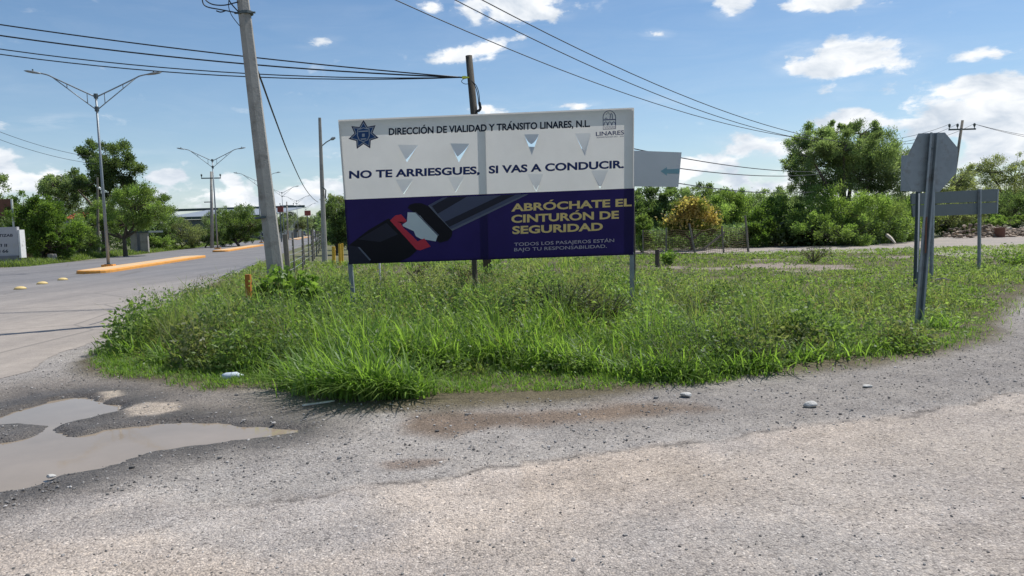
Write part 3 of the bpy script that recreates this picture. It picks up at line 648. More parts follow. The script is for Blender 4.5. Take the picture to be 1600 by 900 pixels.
# wooden pole behind the billboard
wb = gp(766, 452); Dw = wb.y; wt_ = at(732.5, 87, Dw)
wp2 = thing('wooden_pole', 'thin dark wooden pole rising behind the billboard with a black cable bundle', 'utility pole', wb)
MB().tube([wb-Vector((0, 0, .4)), wb.lerp(wt_, .5), wt_], [.115, .10, .085], 10).build('shaft', M['wood'], wp2, smooth=True, off=wb)
MB().tube([at(722, 121, Dw-.1), at(726.5, 121, Dw-.1), at(733, 121, Dw-.1)], [.035, .04, .012], 8).build('clamp', M['yellow_tape'], wp2, off=wb)
MB().tube(spline([at(*p, Dw-.11) for p in ((726, 122), (721, 127), (726, 131), (733, 131))]), .008, 5).build('cable_loop', M['cable'], wp2, off=wb)
for dx in (0, 2.2): MB().tube(spline([at(*p, Dw-.14) for p in ((736, 125), (742+dx, 134), (746+dx, 146), (748+dx*.6, 160))]), .011, 5).build('cable', M['cable'], wp2, off=wb)
mb = MB(); mb.tube([at(749, 160, Dw-.14), at(751, 170, Dw-.14)], .035, 8); mb.tube([at(751, 170, Dw-.14), at(747, 174, Dw-.12)], .035, 8); mb.tube([at(747, 172, Dw-.12), at(743, 178, Dw-.1)], .025, 6); mb.build('splice_box', M['cable'], wp2, off=wb)

# plain concrete pole with a lamp arm beyond the fence
b3 = gp(507.5, 409); D3 = b3.y; t3 = at(499.5, 184, D3)
p3 = thing('concrete_pole', 'slim grey concrete pole with a small lamp arm left of the billboard', 'utility pole', b3)
mb = MB(); octo(mb, b3-Vector((0, 0, .4)), t3, .15, .075, 8); mb.build('shaft', M['concrete'], p3, off=b3)
MB().tube([at(503, 228, D3), at(510, 222, D3), at(518, 217.5, D3)], .03, 6).build('lamp_arm', M['lamp_grey'], p3, off=b3)
MB().tube([at(517, 218, D3), at(520, 216.5, D3), at(524, 215, D3)], [.05, .09, .04], 8).build('lamp_head', M['lamp_grey'], p3, off=b3)
MB().tube([at(504, 292, D3-.15), at(509, 297, D3-.15), at(508.5, 310, D3-.15)], .035, 6).build('bracket', M['galv_dark'], p3, off=b3)

# twin arm street lamps along the median
def make_lamp():
    r = thing('street_lamp', 'x', 'street lamp', (0, 0, 0), 'twin arm street lamps along the median')
    PT = 9.93
    MB().tube([(0, 0, .15), (0, 0, 5), (0, 0, PT)], [.09, .075, .055], 12).build('pole', M['lamp_grey'], r, smooth=True)
    mb = MB(); mb.box((0, 0, .20), (.62, .62, .12)); mb.build('base', M['kerb'], r, bevel=.008)
    MB().box((0, 0, .278), (.36, .36, .03)).build('base_plate', M['galv_dark'], r)
    for zz in (PT-.85, PT-.13): MB().tube([(0, 0, zz-.13), (0, 0, zz+.13)], .115, 12).build('collar', M['galv_dark'], r)
    for s in (-1, 1):
        a = MB(); up_ = spline([(s*.08, 0, PT-.15), (s*1.1, 0, PT+.36), (s*2.1, 0, PT+.87), (s*2.4, 0, PT+1.02), (s*2.9, 0, PT+1.14)], 4)
        a.tube(up_, .038, 8); a.tube([(s*.08, 0, PT-.85), (s*2.12, 0, PT+.86)], .028, 8)
        for x in (.45, 1.45): a.tube([(s*x, 0, PT-.85+(x-.08)*.838), (s*x, 0, PT-.15+(x-.08)*.50)], .022, 6)
        arm = a.build('arm', M['lamp_grey'], r, smooth=True)
        z0 = PT+1.08; h = MB(); h.tube([(s*2.68, 0, z0), (s*2.82, 0, z0+.03), (s*3.1, 0, z0+.09), (s*3.4, 0, z0+.14), (s*3.56, 0, z0+.16)], [.04, .11, .17, .14, .03], 10)
        for i, v in enumerate(h.v):                     # flat cobra head
            cz = z0+(abs(v[0])-2.68)*.17; h.v[i] = (v[0], v[1], cz+(v[2]-cz)*.42)
        hd = h.build('lamp_head', M['lamp_grey'], r, smooth=True)
        MB().tube([(s*3.12, 0, z0+.13), (s*3.12, 0, z0+.24)], .04, 8).build('photocell', M['galv_dark'], hd)
    return r
def children(o): return [c for c in bpy.data.objects if c.parent == o]
def dup(o, loc, rz, label, sc=1.0):
    c = o.copy(); COL.objects.link(c); c.location = loc; c.rotation_euler.z = rz; c['label'] = label; c.scale = (sc,)*3
    for ch in children(o):
        k = ch.copy(); COL.objects.link(k); k.parent = c
        for g_ in children(ch): x = g_.copy(); COL.objects.link(x); x.parent = k
    return c
lampz = math.atan2(AVN.y, AVN.x)
lp = [(170, 420.3), (340.5, 391), (408.5, 381), (444.5, 375.4), (466.5, 371.6), (480, 368.8)]
lab = ['tallest twin arm street lamp at the near end of the orange median', 'twin arm street lamp on the second orange median beside a crossarm pole', 'twin arm street lamp half hidden behind the leaning concrete pole', 'small distant street lamp just right of the leaning concrete pole', 'fifth and smaller street lamp down the avenue', 'smallest street lamp farthest down the avenue']
lamp0 = make_lamp()
for i, (p, lb) in enumerate(zip(lp, lab)):
    g0 = gp(*p); sc = .885
    if i == 0: lamp0.location = g0; lamp0.rotation_euler.z = lampz; lamp0['label'] = lb; lamp0.scale = (sc,)*3
    else: dup(lamp0, g0, lampz, lb, sc)

# utility poles with crossarms
def cross_pole(base, top, half, label, mat, r=(.16, .10), ins=3, ang=0.0, low=None):
    o = thing('utility_pole', label, 'utility pole', base); ax = (top-base).normalized()
    mb = MB(); mb.tube([base-ax*.4, top], list(r), 10); mb.build('shaft', mat, o, smooth=True, off=base)
    c = top-ax*.75; d = Vector((math.cos(ang), math.sin(ang), 0))
    mb = MB(); X_ = Matrix((d, Vector((-d.y, d.x, 0)), Vector((0, 0, 1)))).transposed(); mb.box(c+X_ @ Vector((0, -.14, 0)), (2*half, .10, .12), X_); mb.build('crossarm', M['galv_dark'], o, off=base)
    for x in ([-half*.95, -half*.35, half*.9] if ins == 3 else [-half*.95, half*.95]):
        q = c+X_ @ Vector((x, -.14, .06)); MB().tube([q, q+Vector((0, 0, .12)), q+Vector((0, 0, .2)), q+Vector((0, 0, .34)), q+Vector((0, 0, .42))], [.03, .04, .09, .10, .04], 8).build('insulator', M['galv_dark'], o, off=base)
    if low:
        q = base+ax*low; MB().box(q+Vector((-.35, -.1, 0)), (.9, .08, .1)).build('bracket', M['galv_dark'], o, off=base)
    return o, c
ub = gp(331.5, 387.5); cross_pole(ub, at(330, 268, ub.y), 1.05, 'utility pole with a crossarm behind the second street lamp', M['concrete'], (.22, .13), 2, lampz, 5.2)
ub2 = gp(450, 374.6); cross_pole(ub2, at(448, 315, ub2.y), 1.3, 'distant utility pole with crossarm between two far street lamps', M['concrete'], (.20, .12), 2, lampz)
ub3 = gp(1478, 361.5); ut3 = at(1504, 188, ub3.y); _, tilt_c = cross_pole(ub3, ut3, 1.12, 'tilted wooden utility pole rising behind the eight sided sign', M['wood_grey'], (.15, .10), 3, .02)

# overhead cables
def cable(name, a, b, sag, r, label, group=None, n=22):
    pts = []
    for i in range(n+1):
        t = i/n; p = a.lerp(b, t); p.z -= 4*sag*t*(1-t); pts.append(p)
    return tag(MB().tube(pts, r, 5).build(name, M['cable'], smooth=True), label, 'cable', group)
gA = 'cables strung to the wooden pole'
kn = at(722.5, 121, Dw-.1)
for (y, sg, r, lb) in ((27.5, .10, .017, 'topmost of the four cables running left from the wooden pole'), (38, .16, .019, 'second cable from the top in the bundle left of the wooden pole'), (50.5, .24, .014, 'third cable from the top in the bundle left of the wooden pole'), (56.5, .26, .014, 'lowest of the four cables running left from the wooden pole')):
    e = at(0, y, Dw-.2); cable('overhead_cable', kn+(e-kn)*1.45, kn, sg*2, r, lb, gA)
e1 = tilt_c+Vector((-1.06, -.14, .45)); e2 = tilt_c+Vector((-.4, -.14, .45)); e3 = tilt_c+Vector((1.0, -.14, .45)); gB = 'power lines crossing the sky to the tilted pole'
for (px, d, e, sg, lb) in ((742, 24.6, e1, 2.55, 'lowest power line slanting from the top of the sky to the big mesquite'), (828, 24.6, e2, 2.75, 'middle power line slanting across the blue sky'), (870, 24.2, e3, 2.75, 'uppermost power line slanting across the blue sky')):
    a = at(px, 0, d); u_ = (e-a); a2 = a - u_*.12; cable('power_line', a2, e, sg*1.12, .016, lb, gB, 40)
gC = 'lines passing behind the billboard to the trees'
for (y0, x1, y1, sg, lb) in ((226, 1290, 268, .25, 'uppermost thin line between the white sign panel and the mesquite'), (247, 1290, 271, .3, 'second thin line right of the white sign panel'), (268, 1280, 299, .3, 'lowest thin line right of the white sign panel')):
    a = at(960, y0, 22.0); e = at(x1, y1, 41.0); cable('power_line', a, e, sg, .017, lb, gC)
for (y0, y1, lb) in ((197, 236, 'faint far line above the left trees'), (210, 246, 'lower faint far line above the left trees')):
    cable('power_line', at(-60, y0-16, 50), at(150, y1+10, 62), .4, .016, lb, 'faint lines above the left trees')
for (x1, y0, lb) in ((1700, 222, 'upper line leaving the tilted pole to the right'), (1700, 228, 'lower line leaving the tilted pole to the right')):
    cable('power_line', tilt_c+Vector((1.0, -.14, .4)), at(x1, y0, 62), .25, .016, lb, 'lines leaving the tilted pole')
pts = [at(x, y, d) for x, y, d in ((396, 95, 16.15), (409, 128, 17.5), (430, 186, 22), (452, 243, 30), (474, 290, 45), (488, 309, 60), (497, 316, 72))]
tag(MB().tube(spline(pts, 6), [.022]*(6*6+1), 6).build('overhead_cable', M['cable'], smooth=True), 'thick sagging cable going from the leaning pole down the avenue', 'cable')

# ================================================================== road signs on the right (seen from behind)
def channel(mb, a, b, w=.075, d=.045, face=Vector((0, -1, 0)), t=.008):
    """U channel post"""
    ax = (b-a).normalized(); s = ax.cross(face).normalized(); f = s.cross(ax).normalized()
    prof = [(-w/2-.02, 0), (-w/2, 0), (-w/2+.006, d), (w/2-.006, d), (w/2, 0), (w/2+.02, 0), (w/2+.02, -t), (w/2-t, -t), (w/2-.006-t, d-t), (-w/2+.006+t, d-t), (-w/2+t, -t), (-w/2-.02, -t)]
    n = len(prof); vs = [a+s*x+f*y for x, y in prof]+[b+s*x+f*y for x, y in prof]
    fs = [(i, (i+1) % n, n+(i+1) % n, n+i) for i in range(n)]
    mb.add(vs, fs); tr = tessellate_polygon([[Vector((x, y, 0)) for x, y in prof]]); mb.f += [tuple(i+len(mb.v)-n for i in t_) for t_ in tr]
sb0 = gp(1435.5, 511); Ds = sb0.y
so_ = thing('stop_sign', 'grey back of an eight sided stop sign on a leaning channel post', 'road sign', sb0)
octp = [(1435, 208.5), (1476.5, 207), (1497, 231.5), (1494.5, 270), (1468, 300), (1425, 299.5), (1409.5, 270), (1419, 241.5)]
MB().poly([at(*p, Ds-.02) for p in octp], Vector((0, .006, 0))).build('plate', M['galv'], so_, off=sb0)
mb = MB(); a = at(1435, 517, Ds-.085); b = at(1460.5, 207, Ds-.085); channel(mb, a, b, .085, .055, Vector((0, 1, 0))); mb.build('post', M['galv'], so_, off=sb0)
for yy in (232, 276): q = at(1458.5-(yy-207)*.075, yy, Ds-.09); MB().tube([q, q+Vector((0, .03, 0))], .014, 6).build('bolt', M['galv_dark'], so_, off=sb0)
MB().poly([at(*p, Ds-.084) for p in ((1446, 340), (1449, 338), (1447.5, 395), (1445, 396))], Vector((0, .003, 0))).build('rust_streak', M['rust'], so_, off=sb0)
n0 = gp(1431.5, 470); Dn = n0.y
no = thing('road_sign', 'small grey plate on a thin post, half hidden behind the stop sign', 'road sign', n0)
MB().poly([at(*p, Dn) for p in ((1408.3, 243), (1450, 241), (1448, 300), (1407, 298.5))], Vector((0, .004, 0))).build('plate', M['galv'], no, off=n0)
mb = MB(); channel(mb, at(1430.5, 462, Dn-.02), at(1436.5, 246, Dn-.02), .055, .04); mb.build('post', M['galv_dark'], no, off=n0)
mb = MB(); mb.poly([at(*p, Dn-.075) for p in ((1435.2, 302), (1437.8, 302), (1434.6, 425), (1433, 425))], Vector((0, .004, 0))); mb.build('post_edge', M['white'], no, off=n0)
ga, gb2 = gp(1453, 437.5), gp(1528, 425.5)
go = thing('guide_sign', 'dark back of a wide two plank guide sign on two posts', 'road sign', (ga+gb2)/2); go.location.z = 0; OG = go.location.copy()
def gpt(px, py, off=0.0):
    nn = Vector((-(gb2-ga).y, (gb2-ga).x, 0)).normalized(); d = ray(px, py); t = (ga-EYE).dot(nn)/d.dot(nn); return EYE+d*t-nn*off
nn = Vector((-(gb2-ga).y, (gb2-ga).x, 0)).normalized()
MB().poly([gpt(*p) for p in ((1424, 302.5), (1560, 295), (1559.5, 314.5), (1424.5, 319.5))], nn*.03).build('plank', M['galv_dark'], go, off=OG)
MB().poly([gpt(*p) for p in ((1425, 321), (1559.5, 316), (1558.5, 333.5), (1427, 339))], nn*.03).build('plank', M['galv_dark'], go, off=OG)
MB().poly([gpt(*p, .004) for p in ((1558.6, 295.2), (1560.6, 295), (1559, 333.4), (1557.2, 333.6))], nn*.02).build('edge_strip', M['galv'], go, off=OG)
for (x0, y0, x1, y1) in ((1456, 300, 1453, 437.5), (1529, 295.5, 1528, 425.5)):
    mb = MB(); channel(mb, gpt(x1, y1+6, .01), gpt(x0, y0, .01), .085, .05, -nn); mb.build('post', M['galv'], go, off=OG)

# ================================================================== fences and stakes
def fence_pt(d, px): p = at(px, 400, d); p.z = 0; return p
fo = thing('wire_fence', 'old wire fence with thin grey posts running along the avenue', 'fence', fence_pt(25, 450)); OF = fo.location.copy()
rf = np.random.default_rng(5); fps = []
for (d, px, r, h) in ((24.5, 449.5, .085, 1.55), (26.5, 459, .035, 1.6), (31, 472, .035, 1.65), (33.5, 475.5, .04, 1.6), (37, 482, .035, 1.6), (40.5, 488.5, .06, 1.7), (44, 491.5, .04, 1.6), (49, 495, .045, 1.6), (54, 498, .045, 1.6), (60, 500.5, .05, 1.6), (67, 503, .05, 1.6)):
    p = fence_pt(d, px); ln_ = Vector((rf.normal(0, .05), rf.normal(0, .03), 0)); fps.append((p, ln_, h))
    MB().tube([p-Vector((0, 0, .3)), p+ln_*.5+Vector((0, 0, h*.5)), p+ln_+Vector((0, 0, h))], r, 7).build('post', M['wood_grey'], fo, off=OF)
for zz in (.35, .6, .85, 1.1, 1.35):
    MB().tube([p+l_*(zz/h)+Vector((0, 0, zz)) for p, l_, h in fps], .008, 4).build('wire', M['galv'], fo, off=OF)
fm = [(1005, 36.5), (1041, 34.5), (1088, 33.6), (1131, 35), (1170, 35.2)]
mo = thing('mesh_fence', 'low brown mesh fence with leaning posts beyond the dirt track', 'fence', fence_pt(35, 1088)); OM = mo.location.copy()
fpm = [fence_pt(d, px) for px, d in fm]
for p, h, lx, r in zip(fpm, (1.2, 1.3, 1.45, 1.3, 1.75), (0, .02, -.3, -.08, -.16), (.04, .045, .05, .045, .055)):
    MB().tube([p-Vector((0, 0, .2)), p+Vector((lx, 0, h))], [r, r*.8], 7).build('post', M['wood_grey'], mo, off=OM)
MB().tube([fence_pt(37.5, 1098)+Vector((0, 0, .1)), fence_pt(37.5, 1098)+Vector((1.1, 0, .95))], .05, 6).build('brace', M['wood_grey'], mo, off=OM)
M['mesh_brown'] = surf('rusty_wire', (.13, .085, .055), .8, .2, var=.3)
mb = MB(); NM = 60
top = [(fpm[0].lerp(fpm[1], t*4) if t < .25 else fpm[1].lerp(fpm[2], t*4-1) if t < .5 else fpm[2].lerp(fpm[3], t*4-2) if t < .75 else fpm[3].lerp(fpm[4], t*4-3)) for t in np.linspace(0, .9999, NM)]
for p in top: mb.tube([p+Vector((0, .03, .05)), p+Vector((0, .03, 1.15))], .006, 3, False)
for zz in np.linspace(.06, 1.15, 12): mb.tube([p+Vector((0, .03, zz+.03*math.sin(i*.7))) for i, p in enumerate(top)], .009, 3, False)
mb.build('wire_mesh', M['mesh_brown'], mo, off=OM)

def stake(name, px, py, hpx, d, r, mat, label, lean=0.0, group=None, n=7, sq=False):
    p = at(px, py, d); b = Vector((p.x-lean*.2, p.y, -.1)); t = Vector((p.x+lean, p.y, p.z)); t = at(px, py-hpx, d)+Vector((lean, 0, 0))
    return tag(MB().tube([b, t], [r, r*.9], 4 if sq else n, rot0=math.pi/4 if sq else 0).build(name, mat), label, 'post', group)
stake('marker_post', 387.5, 446, 17, 13.6, .07, M['orange_wood'], 'short orange brown wooden post left of the leaning pole', sq=True)
gY = 'yellow posts left of the billboard'
stake('yellow_post', 521, 398, 13, 36, .09, M['yellow'], 'leftmost of three short yellow posts', group=gY); stake('yellow_post', 530.5, 400, 19, 35, .07, M['yellow'], 'middle one of three short yellow posts, beside the billboard edge', group=gY); stake('yellow_post', 534.5, 399, 19, 36, .06, M['yellow'], 'rightmost of three short yellow posts, nearest the billboard edge', group=gY)
stake('white_stake', 593, 435, 25, 17, .03, M['white'], 'thin white stake showing under the billboard', sq=True)
stake('wood_stump', 1027, 410, 20, 26, .085, M['wood'], 'dark short tree stump post in the grass right of the billboard')

# studs, stones, litter
for (x, y, lb) in ((31.7, 452, 'yellow domed road stud nearest the camera'), (66, 444, 'middle yellow road stud of three'), (98, 437.8, 'yellow road stud nearest the orange median')):
    p = gp(x, y); mb = MB(); mb.tube([p+Vector((0, 0, .006)), p+Vector((0, 0, .05)), p+Vector((0, 0, .085)), p+Vector((0, 0, .10))], [.19, .17, .11, .03], 14)
    tag(mb.build('road_stud', M['studs'] if 'studs' in M else M.setdefault('studs', surf('stud_paint', (.62, .47, .2), .6, var=.2)), smooth=True), lb, 'road stud', 'yellow road studs ahead of the median')
def rock(name, px, py, wid, hgt, label, cat='stone', mat=None, seed=1, z0=0.0):
    p = gp(px, py); bm = bmesh.new(); bmesh.ops.create_icosphere(bm, subdivisions=3, radius=1); r_ = np.random.default_rng(seed); ax = [Vector(r_.normal(size=3)).normalized() for _ in range(9)]; th = r_.uniform(.55, .95, 9)
    for v in bm.verts:
        for a, t in zip(ax, th):
            k = v.co.dot(a)
            if k > t: v.co -= a*(k-t)*.9
        v.co = Vector((v.co.x*wid/2, v.co.y*wid*.42, v.co.z*hgt/2+hgt*.38))
    me = bpy.data.meshes.new(name); bm.to_mesh(me); bm.free(); o = link(name, me, mat or M['stone']); o.location = (p.x, p.y, z0); return tag(o, label, cat)
rock('stone', 1265, 636, .13, .065, 'white flat stone lying nearest on the right gravel', seed=2)
rock('stone', 1072, 620, .12, .05, 'pale flat stone close to the grass edge', seed=3)
rock('stone', 1355, 605, .10, .03, 'small cream stone farthest right on the gravel', seed=4, mat=M['stone'])
rock('stone', 434, 684, .045, .018, 'small white pebble at the tip of the puddle', seed=5)
rock('stone', 80, 746, .07, .028, 'whitish stone on the lower edge of the puddle', seed=6)
p = gp(498, 633); MB().box(p+Vector((0, 0, .02)), (.30, .025, .012), Matrix.Rotation(.5, 3, 'Z')).build('x', M['white']); o = bpy.data.objects['x']; o.name = 'litter_strip'; o.data.name = 'litter_strip'; tag(o, 'white plastic strip lying beside the grass clump', 'litter')
M['plastic'] = surf('blue_white_plastic', (.55, .62, .70), .3, var=.15, bump=.3)
p = gp(362, 596); mb = MB(); mb.tube([p+Vector((-.1, 0, .05)), p+Vector((-.06, .01, .055)), p+Vector((.05, .04, .055)), p+Vector((.09, .05, .055)), p+Vector((.12, .06, .05))], [.035, .045, .045, .018, .014], 10)
tag(mb.build('plastic_bottle', M['plastic'], smooth=True), 'bluish plastic bottle in the short grass by the gravel', 'litter')
def stick(name, a, b, r, mat, label, cat='branch'):
    m_ = a.lerp(b, .5)+Vector((0, 0, .04)); tag(MB().tube([a, m_, b], [r, r*.9, r*.5], 6).build(name, mat), label, cat)
M['pale_wood'] = surf('bleached_wood', (.50, .44, .36), .9, var=.2, scale=9)
stick('dead_branch', at(1386, 367.5, 38), at(1399, 380, 37), .09, M['pale_wood'], 'bleached broken branch lying by the track in front of the bushes')
stick('dead_branch', gp(1462, 447)+Vector((0, 0, .15)), gp(1487, 447)+Vector((0, 0, .12)), .02, M['pale_wood'], 'thin pale branch in the grass under the guide sign')
bk = gp(1562, 372); mb = MB(); mb.tube([bk, bk+Vector((0, 0, .6))], .28, 14); tag(mb.build('drum', M['rust']), 'small rusty brown drum standing on the dirt at right', 'drum')

# ================================================================== buildings and signs on the far side
def flat_z(p): return Vector((p.x, p.y, 0))
M['plaster'] = surf('white_plaster', (.42, .42, .44), .85, var=.1, scale=1.2, dirt=(.40, .39, .38))
M['plinth'] = surf('grey_plinth', (.20, .20, .22), .9, var=.2, scale=2)
DW = 47.0
lw = thing('boundary_wall', 'white painted wall with dark lettering and grey base at the left edge', 'wall', flat_z(at(0, 415, DW))); OL = lw.location.copy()
def wall_block(mb, x0, x1, yt, yb, d, dep, zt=None, zb=None):
    a, b = at(x0, yt, d), at(x1, yt, d); z1 = (a.z+b.z)/2 if zt is None else zt; z0 = at((x0+x1)/2, yb, d).z if zb is None else zb
    mb.box(((a.x+b.x)/2, d+dep/2, (z0+z1)/2), (b.x-a.x, dep, z1-z0)); return mb
wall_block(MB(), -150, 26, 357, 402, DW, .25).build('wall', M['plaster'], lw, off=OL, bevel=.015)
wall_block(MB(), -150, 27, 402, 418, DW-.06, .4, zb=-.1).build('plinth', M['plinth'], lw, off=OL)
wall_block(MB(), 26.2, 30, 359, 403, DW+.05, .5).build('pillar', M['white'], lw, off=OL)
lwb = lambda mb, name, mat, parent: mb.build(name, mat, parent, off=OL)
fnw = lambda x, y, o: at(x, y, DW-o)
lettering('AUTOTIZAB', (-24, 370.8), (20, 369.6), 4.2, M['ink_dark'], lw, fnw, .006, .02, bld=lwb)
lettering('VI II', (-6, 385.8), (11, 385.4), 4.4, M['ink_dark'], lw, fnw, .006, .02, bld=lwb)
lettering('18 66', (-7, 395.0), (13, 394.4), 4.6, M['ink_dark'], lw, fnw, .006, .02, bld=lwb)
rb = thing('billboard', 'rusty red brown sign board on a pale post above the white wall', 'billboard', flat_z(at(18, 400, 52))); OR_ = rb.location.copy()
wall_block(MB(), -70, 16, 312, 338, 52, .12).build('panel', M['rust'], rb, off=OR_)
a = at(18, 311, 52); MB().tube([Vector((a.x, 52, -.2)), a], .07, 8).build('post', M['white'], rb, off=OR_)
M['brick'] = surf('dull_brick', (.17, .085, .06), .9, var=.3, scale=3, fine=20)
bw = wall_block(MB(), 30, 74, 377, 404, 56, .3, zb=-.1).build('brick_wall', M['brick']); tag(bw, 'low dull brick wall in shade under the left trees', 'wall')
cb = wall_block(MB(), 73.5, 82, 397, 407, 51.5, .5, zb=-.1).build('concrete_block', M['concrete'], bevel=.02); tag(cb, 'grey concrete block at the roadside under the left trees', 'block')
hh = thing('house', 'small white house with a red roof far behind the left trees', 'house', flat_z(at(114, 380, 78))); OH = hh.location.copy()
wall_block(MB(), 100, 128, 343, 372, 78, 5, zb=-.1).build('wall', M['plaster'], hh, off=OH)
a, b = at(97, 342, 77.6), at(131, 342, 77.6); z0 = a.z; zr = at(114, 332, 80).z
MB().add([(a.x, 77.5, z0), (b.x, 77.5, z0), (b.x, 83.5, z0), (a.x, 83.5, z0), (a.x, 80.5, zr), (b.x, 80.5, zr)], [(0, 1, 5, 4), (2, 3, 4, 5), (0, 4, 3), (1, 2, 5), (3, 2, 1, 0)]).build('roof', M['red'], hh, off=OH)
gwall = wall_block(MB(), 106, 148, 352, 394, 64, .3, zb=-.1).build('mud_wall', surf('mud_wall', (.16, .14, .11), .95, var=.3, scale=2)); tag(gwall, 'brownish grey wall between the two left trees', 'wall')
hut = thing('hut', 'small pale hut with a dark doorway under the bright green tree', 'hut', flat_z(at(216, 390, 72))); OU = hut.location.copy()
for x0, x1, y0 in ((203, 211, 364), (218, 230, 364)): wall_block(MB(), x0, x1, y0, 392, 72, .25, zb=-.1).build('wall', M['concrete'], hut, off=OU)
wall_block(MB(), 201, 232, 361, 364, 71.9, 3).build('roof', M['galv_dark'], hut, off=OU); wall_block(MB(), 204, 229, 364, 392, 74.6, .2, zb=-.1).build('back_wall', M['plinth'], hut, off=OU)
lp0 = at(153, 395, 61); tp = at(152, 277, 61)
tp_ = thing('wooden_pole', 'thin wooden pole with a pale lamp in front of the left trees', 'utility pole', flat_z(lp0)); OT = tp_.location.copy()
MB().tube([Vector((lp0.x, 61, -.2)), tp], [.12, .08], 8).build('shaft', M['wood_grey'], tp_, off=OT); q = at(155, 294, 60.8); MB().tube([q-Vector((.12, 0, 0)), q, q+Vector((.12, 0, -.05))], [.05, .12, .06], 8).build('lamp', M['white'], tp_, off=OT)
# warehouse
DQ = 165.0
wh = thing('warehouse', 'long low warehouse with a pale metal roof and dark green ridge beyond the trees', 'warehouse', flat_z(at(330, 385, DQ))); OW = wh.location.copy()
M['roof_pale'] = surf('pale_sheet_roof', (.27, .30, .33), .5, .1, var=.1, scale=.3, fine=3, bump=.05); M['green_trim'] = surf('green_trim', (.055, .085, .085), .6, var=.1); M['wall_dark'] = surf('dark_cladding', (.10, .12, .13), .7, var=.1, scale=.5)
def slope(mb, x0, x1, ya, yb, yd0, yd1, zt, zb): mb.add([(x0, yd0, zb), (x1, yd0, zb), (x1, yd1, zt), (x0, yd1, zt), (x0, yd0, zb-.25), (x1, yd0, zb-.25), (x1, yd1, zt-.25), (x0, yd1, zt-.25)], [(0, 1, 2, 3), (7, 6, 5, 4), (0, 4, 5, 1), (3, 2, 6, 7), (0, 3, 7, 4), (1, 5, 6, 2)])
xa, xb = at(252, 336, DQ).x, at(424, 336, DQ).x; ze = at(330, 338, DQ).z; zr = at(330, 328, DQ+25).z
mb = MB(); slope(mb, xa, xb, 0, 0, DQ, DQ+25, zr, ze); mb.build('roof', M['roof_pale'], wh, off=OW)
xr = at(252, 330, DQ+25).x; MB().box(((xr+xb)/2, DQ+25.3, zr+.2), (xb-xr+1, .6, .6)).build('ridge', M['green_trim'], wh, off=OW)
MB().box(((xa+xb)/2, DQ-.15, ze-.25), (xb-xa+.6, .3, .6)).build('eave', M['green_trim'], wh, off=OW)
MB().box(((xa+xb)/2, DQ+12.5, (ze-.6)/2), (xb-xa-.6, 24, ze-.6)).build('wall', M['wall_dark'], wh, off=OW)
for (x0, x1, y0, y1, d, lb) in ((433, 442, 322.5, 331.5, 118, 'small dark red sign board on a pole over the far road'), (475.5, 485, 329, 337, 172, 'tiny pinkish red sign board farthest down the road')):
    o = thing('roadside_sign', lb, 'sign', flat_z(at(x0, 370, d))); OO = o.location.copy()
    wall_block(MB(), x0, x1, y0, y1, d, .2).build('panel', M['dull_red'], o, off=OO); a = at((x0+x1)/2, y1, d+.2); MB().tube([Vector((a.x, d+.2, -.2)), a], .10, 6).build('post', M['galv_dark'], o, off=OO)

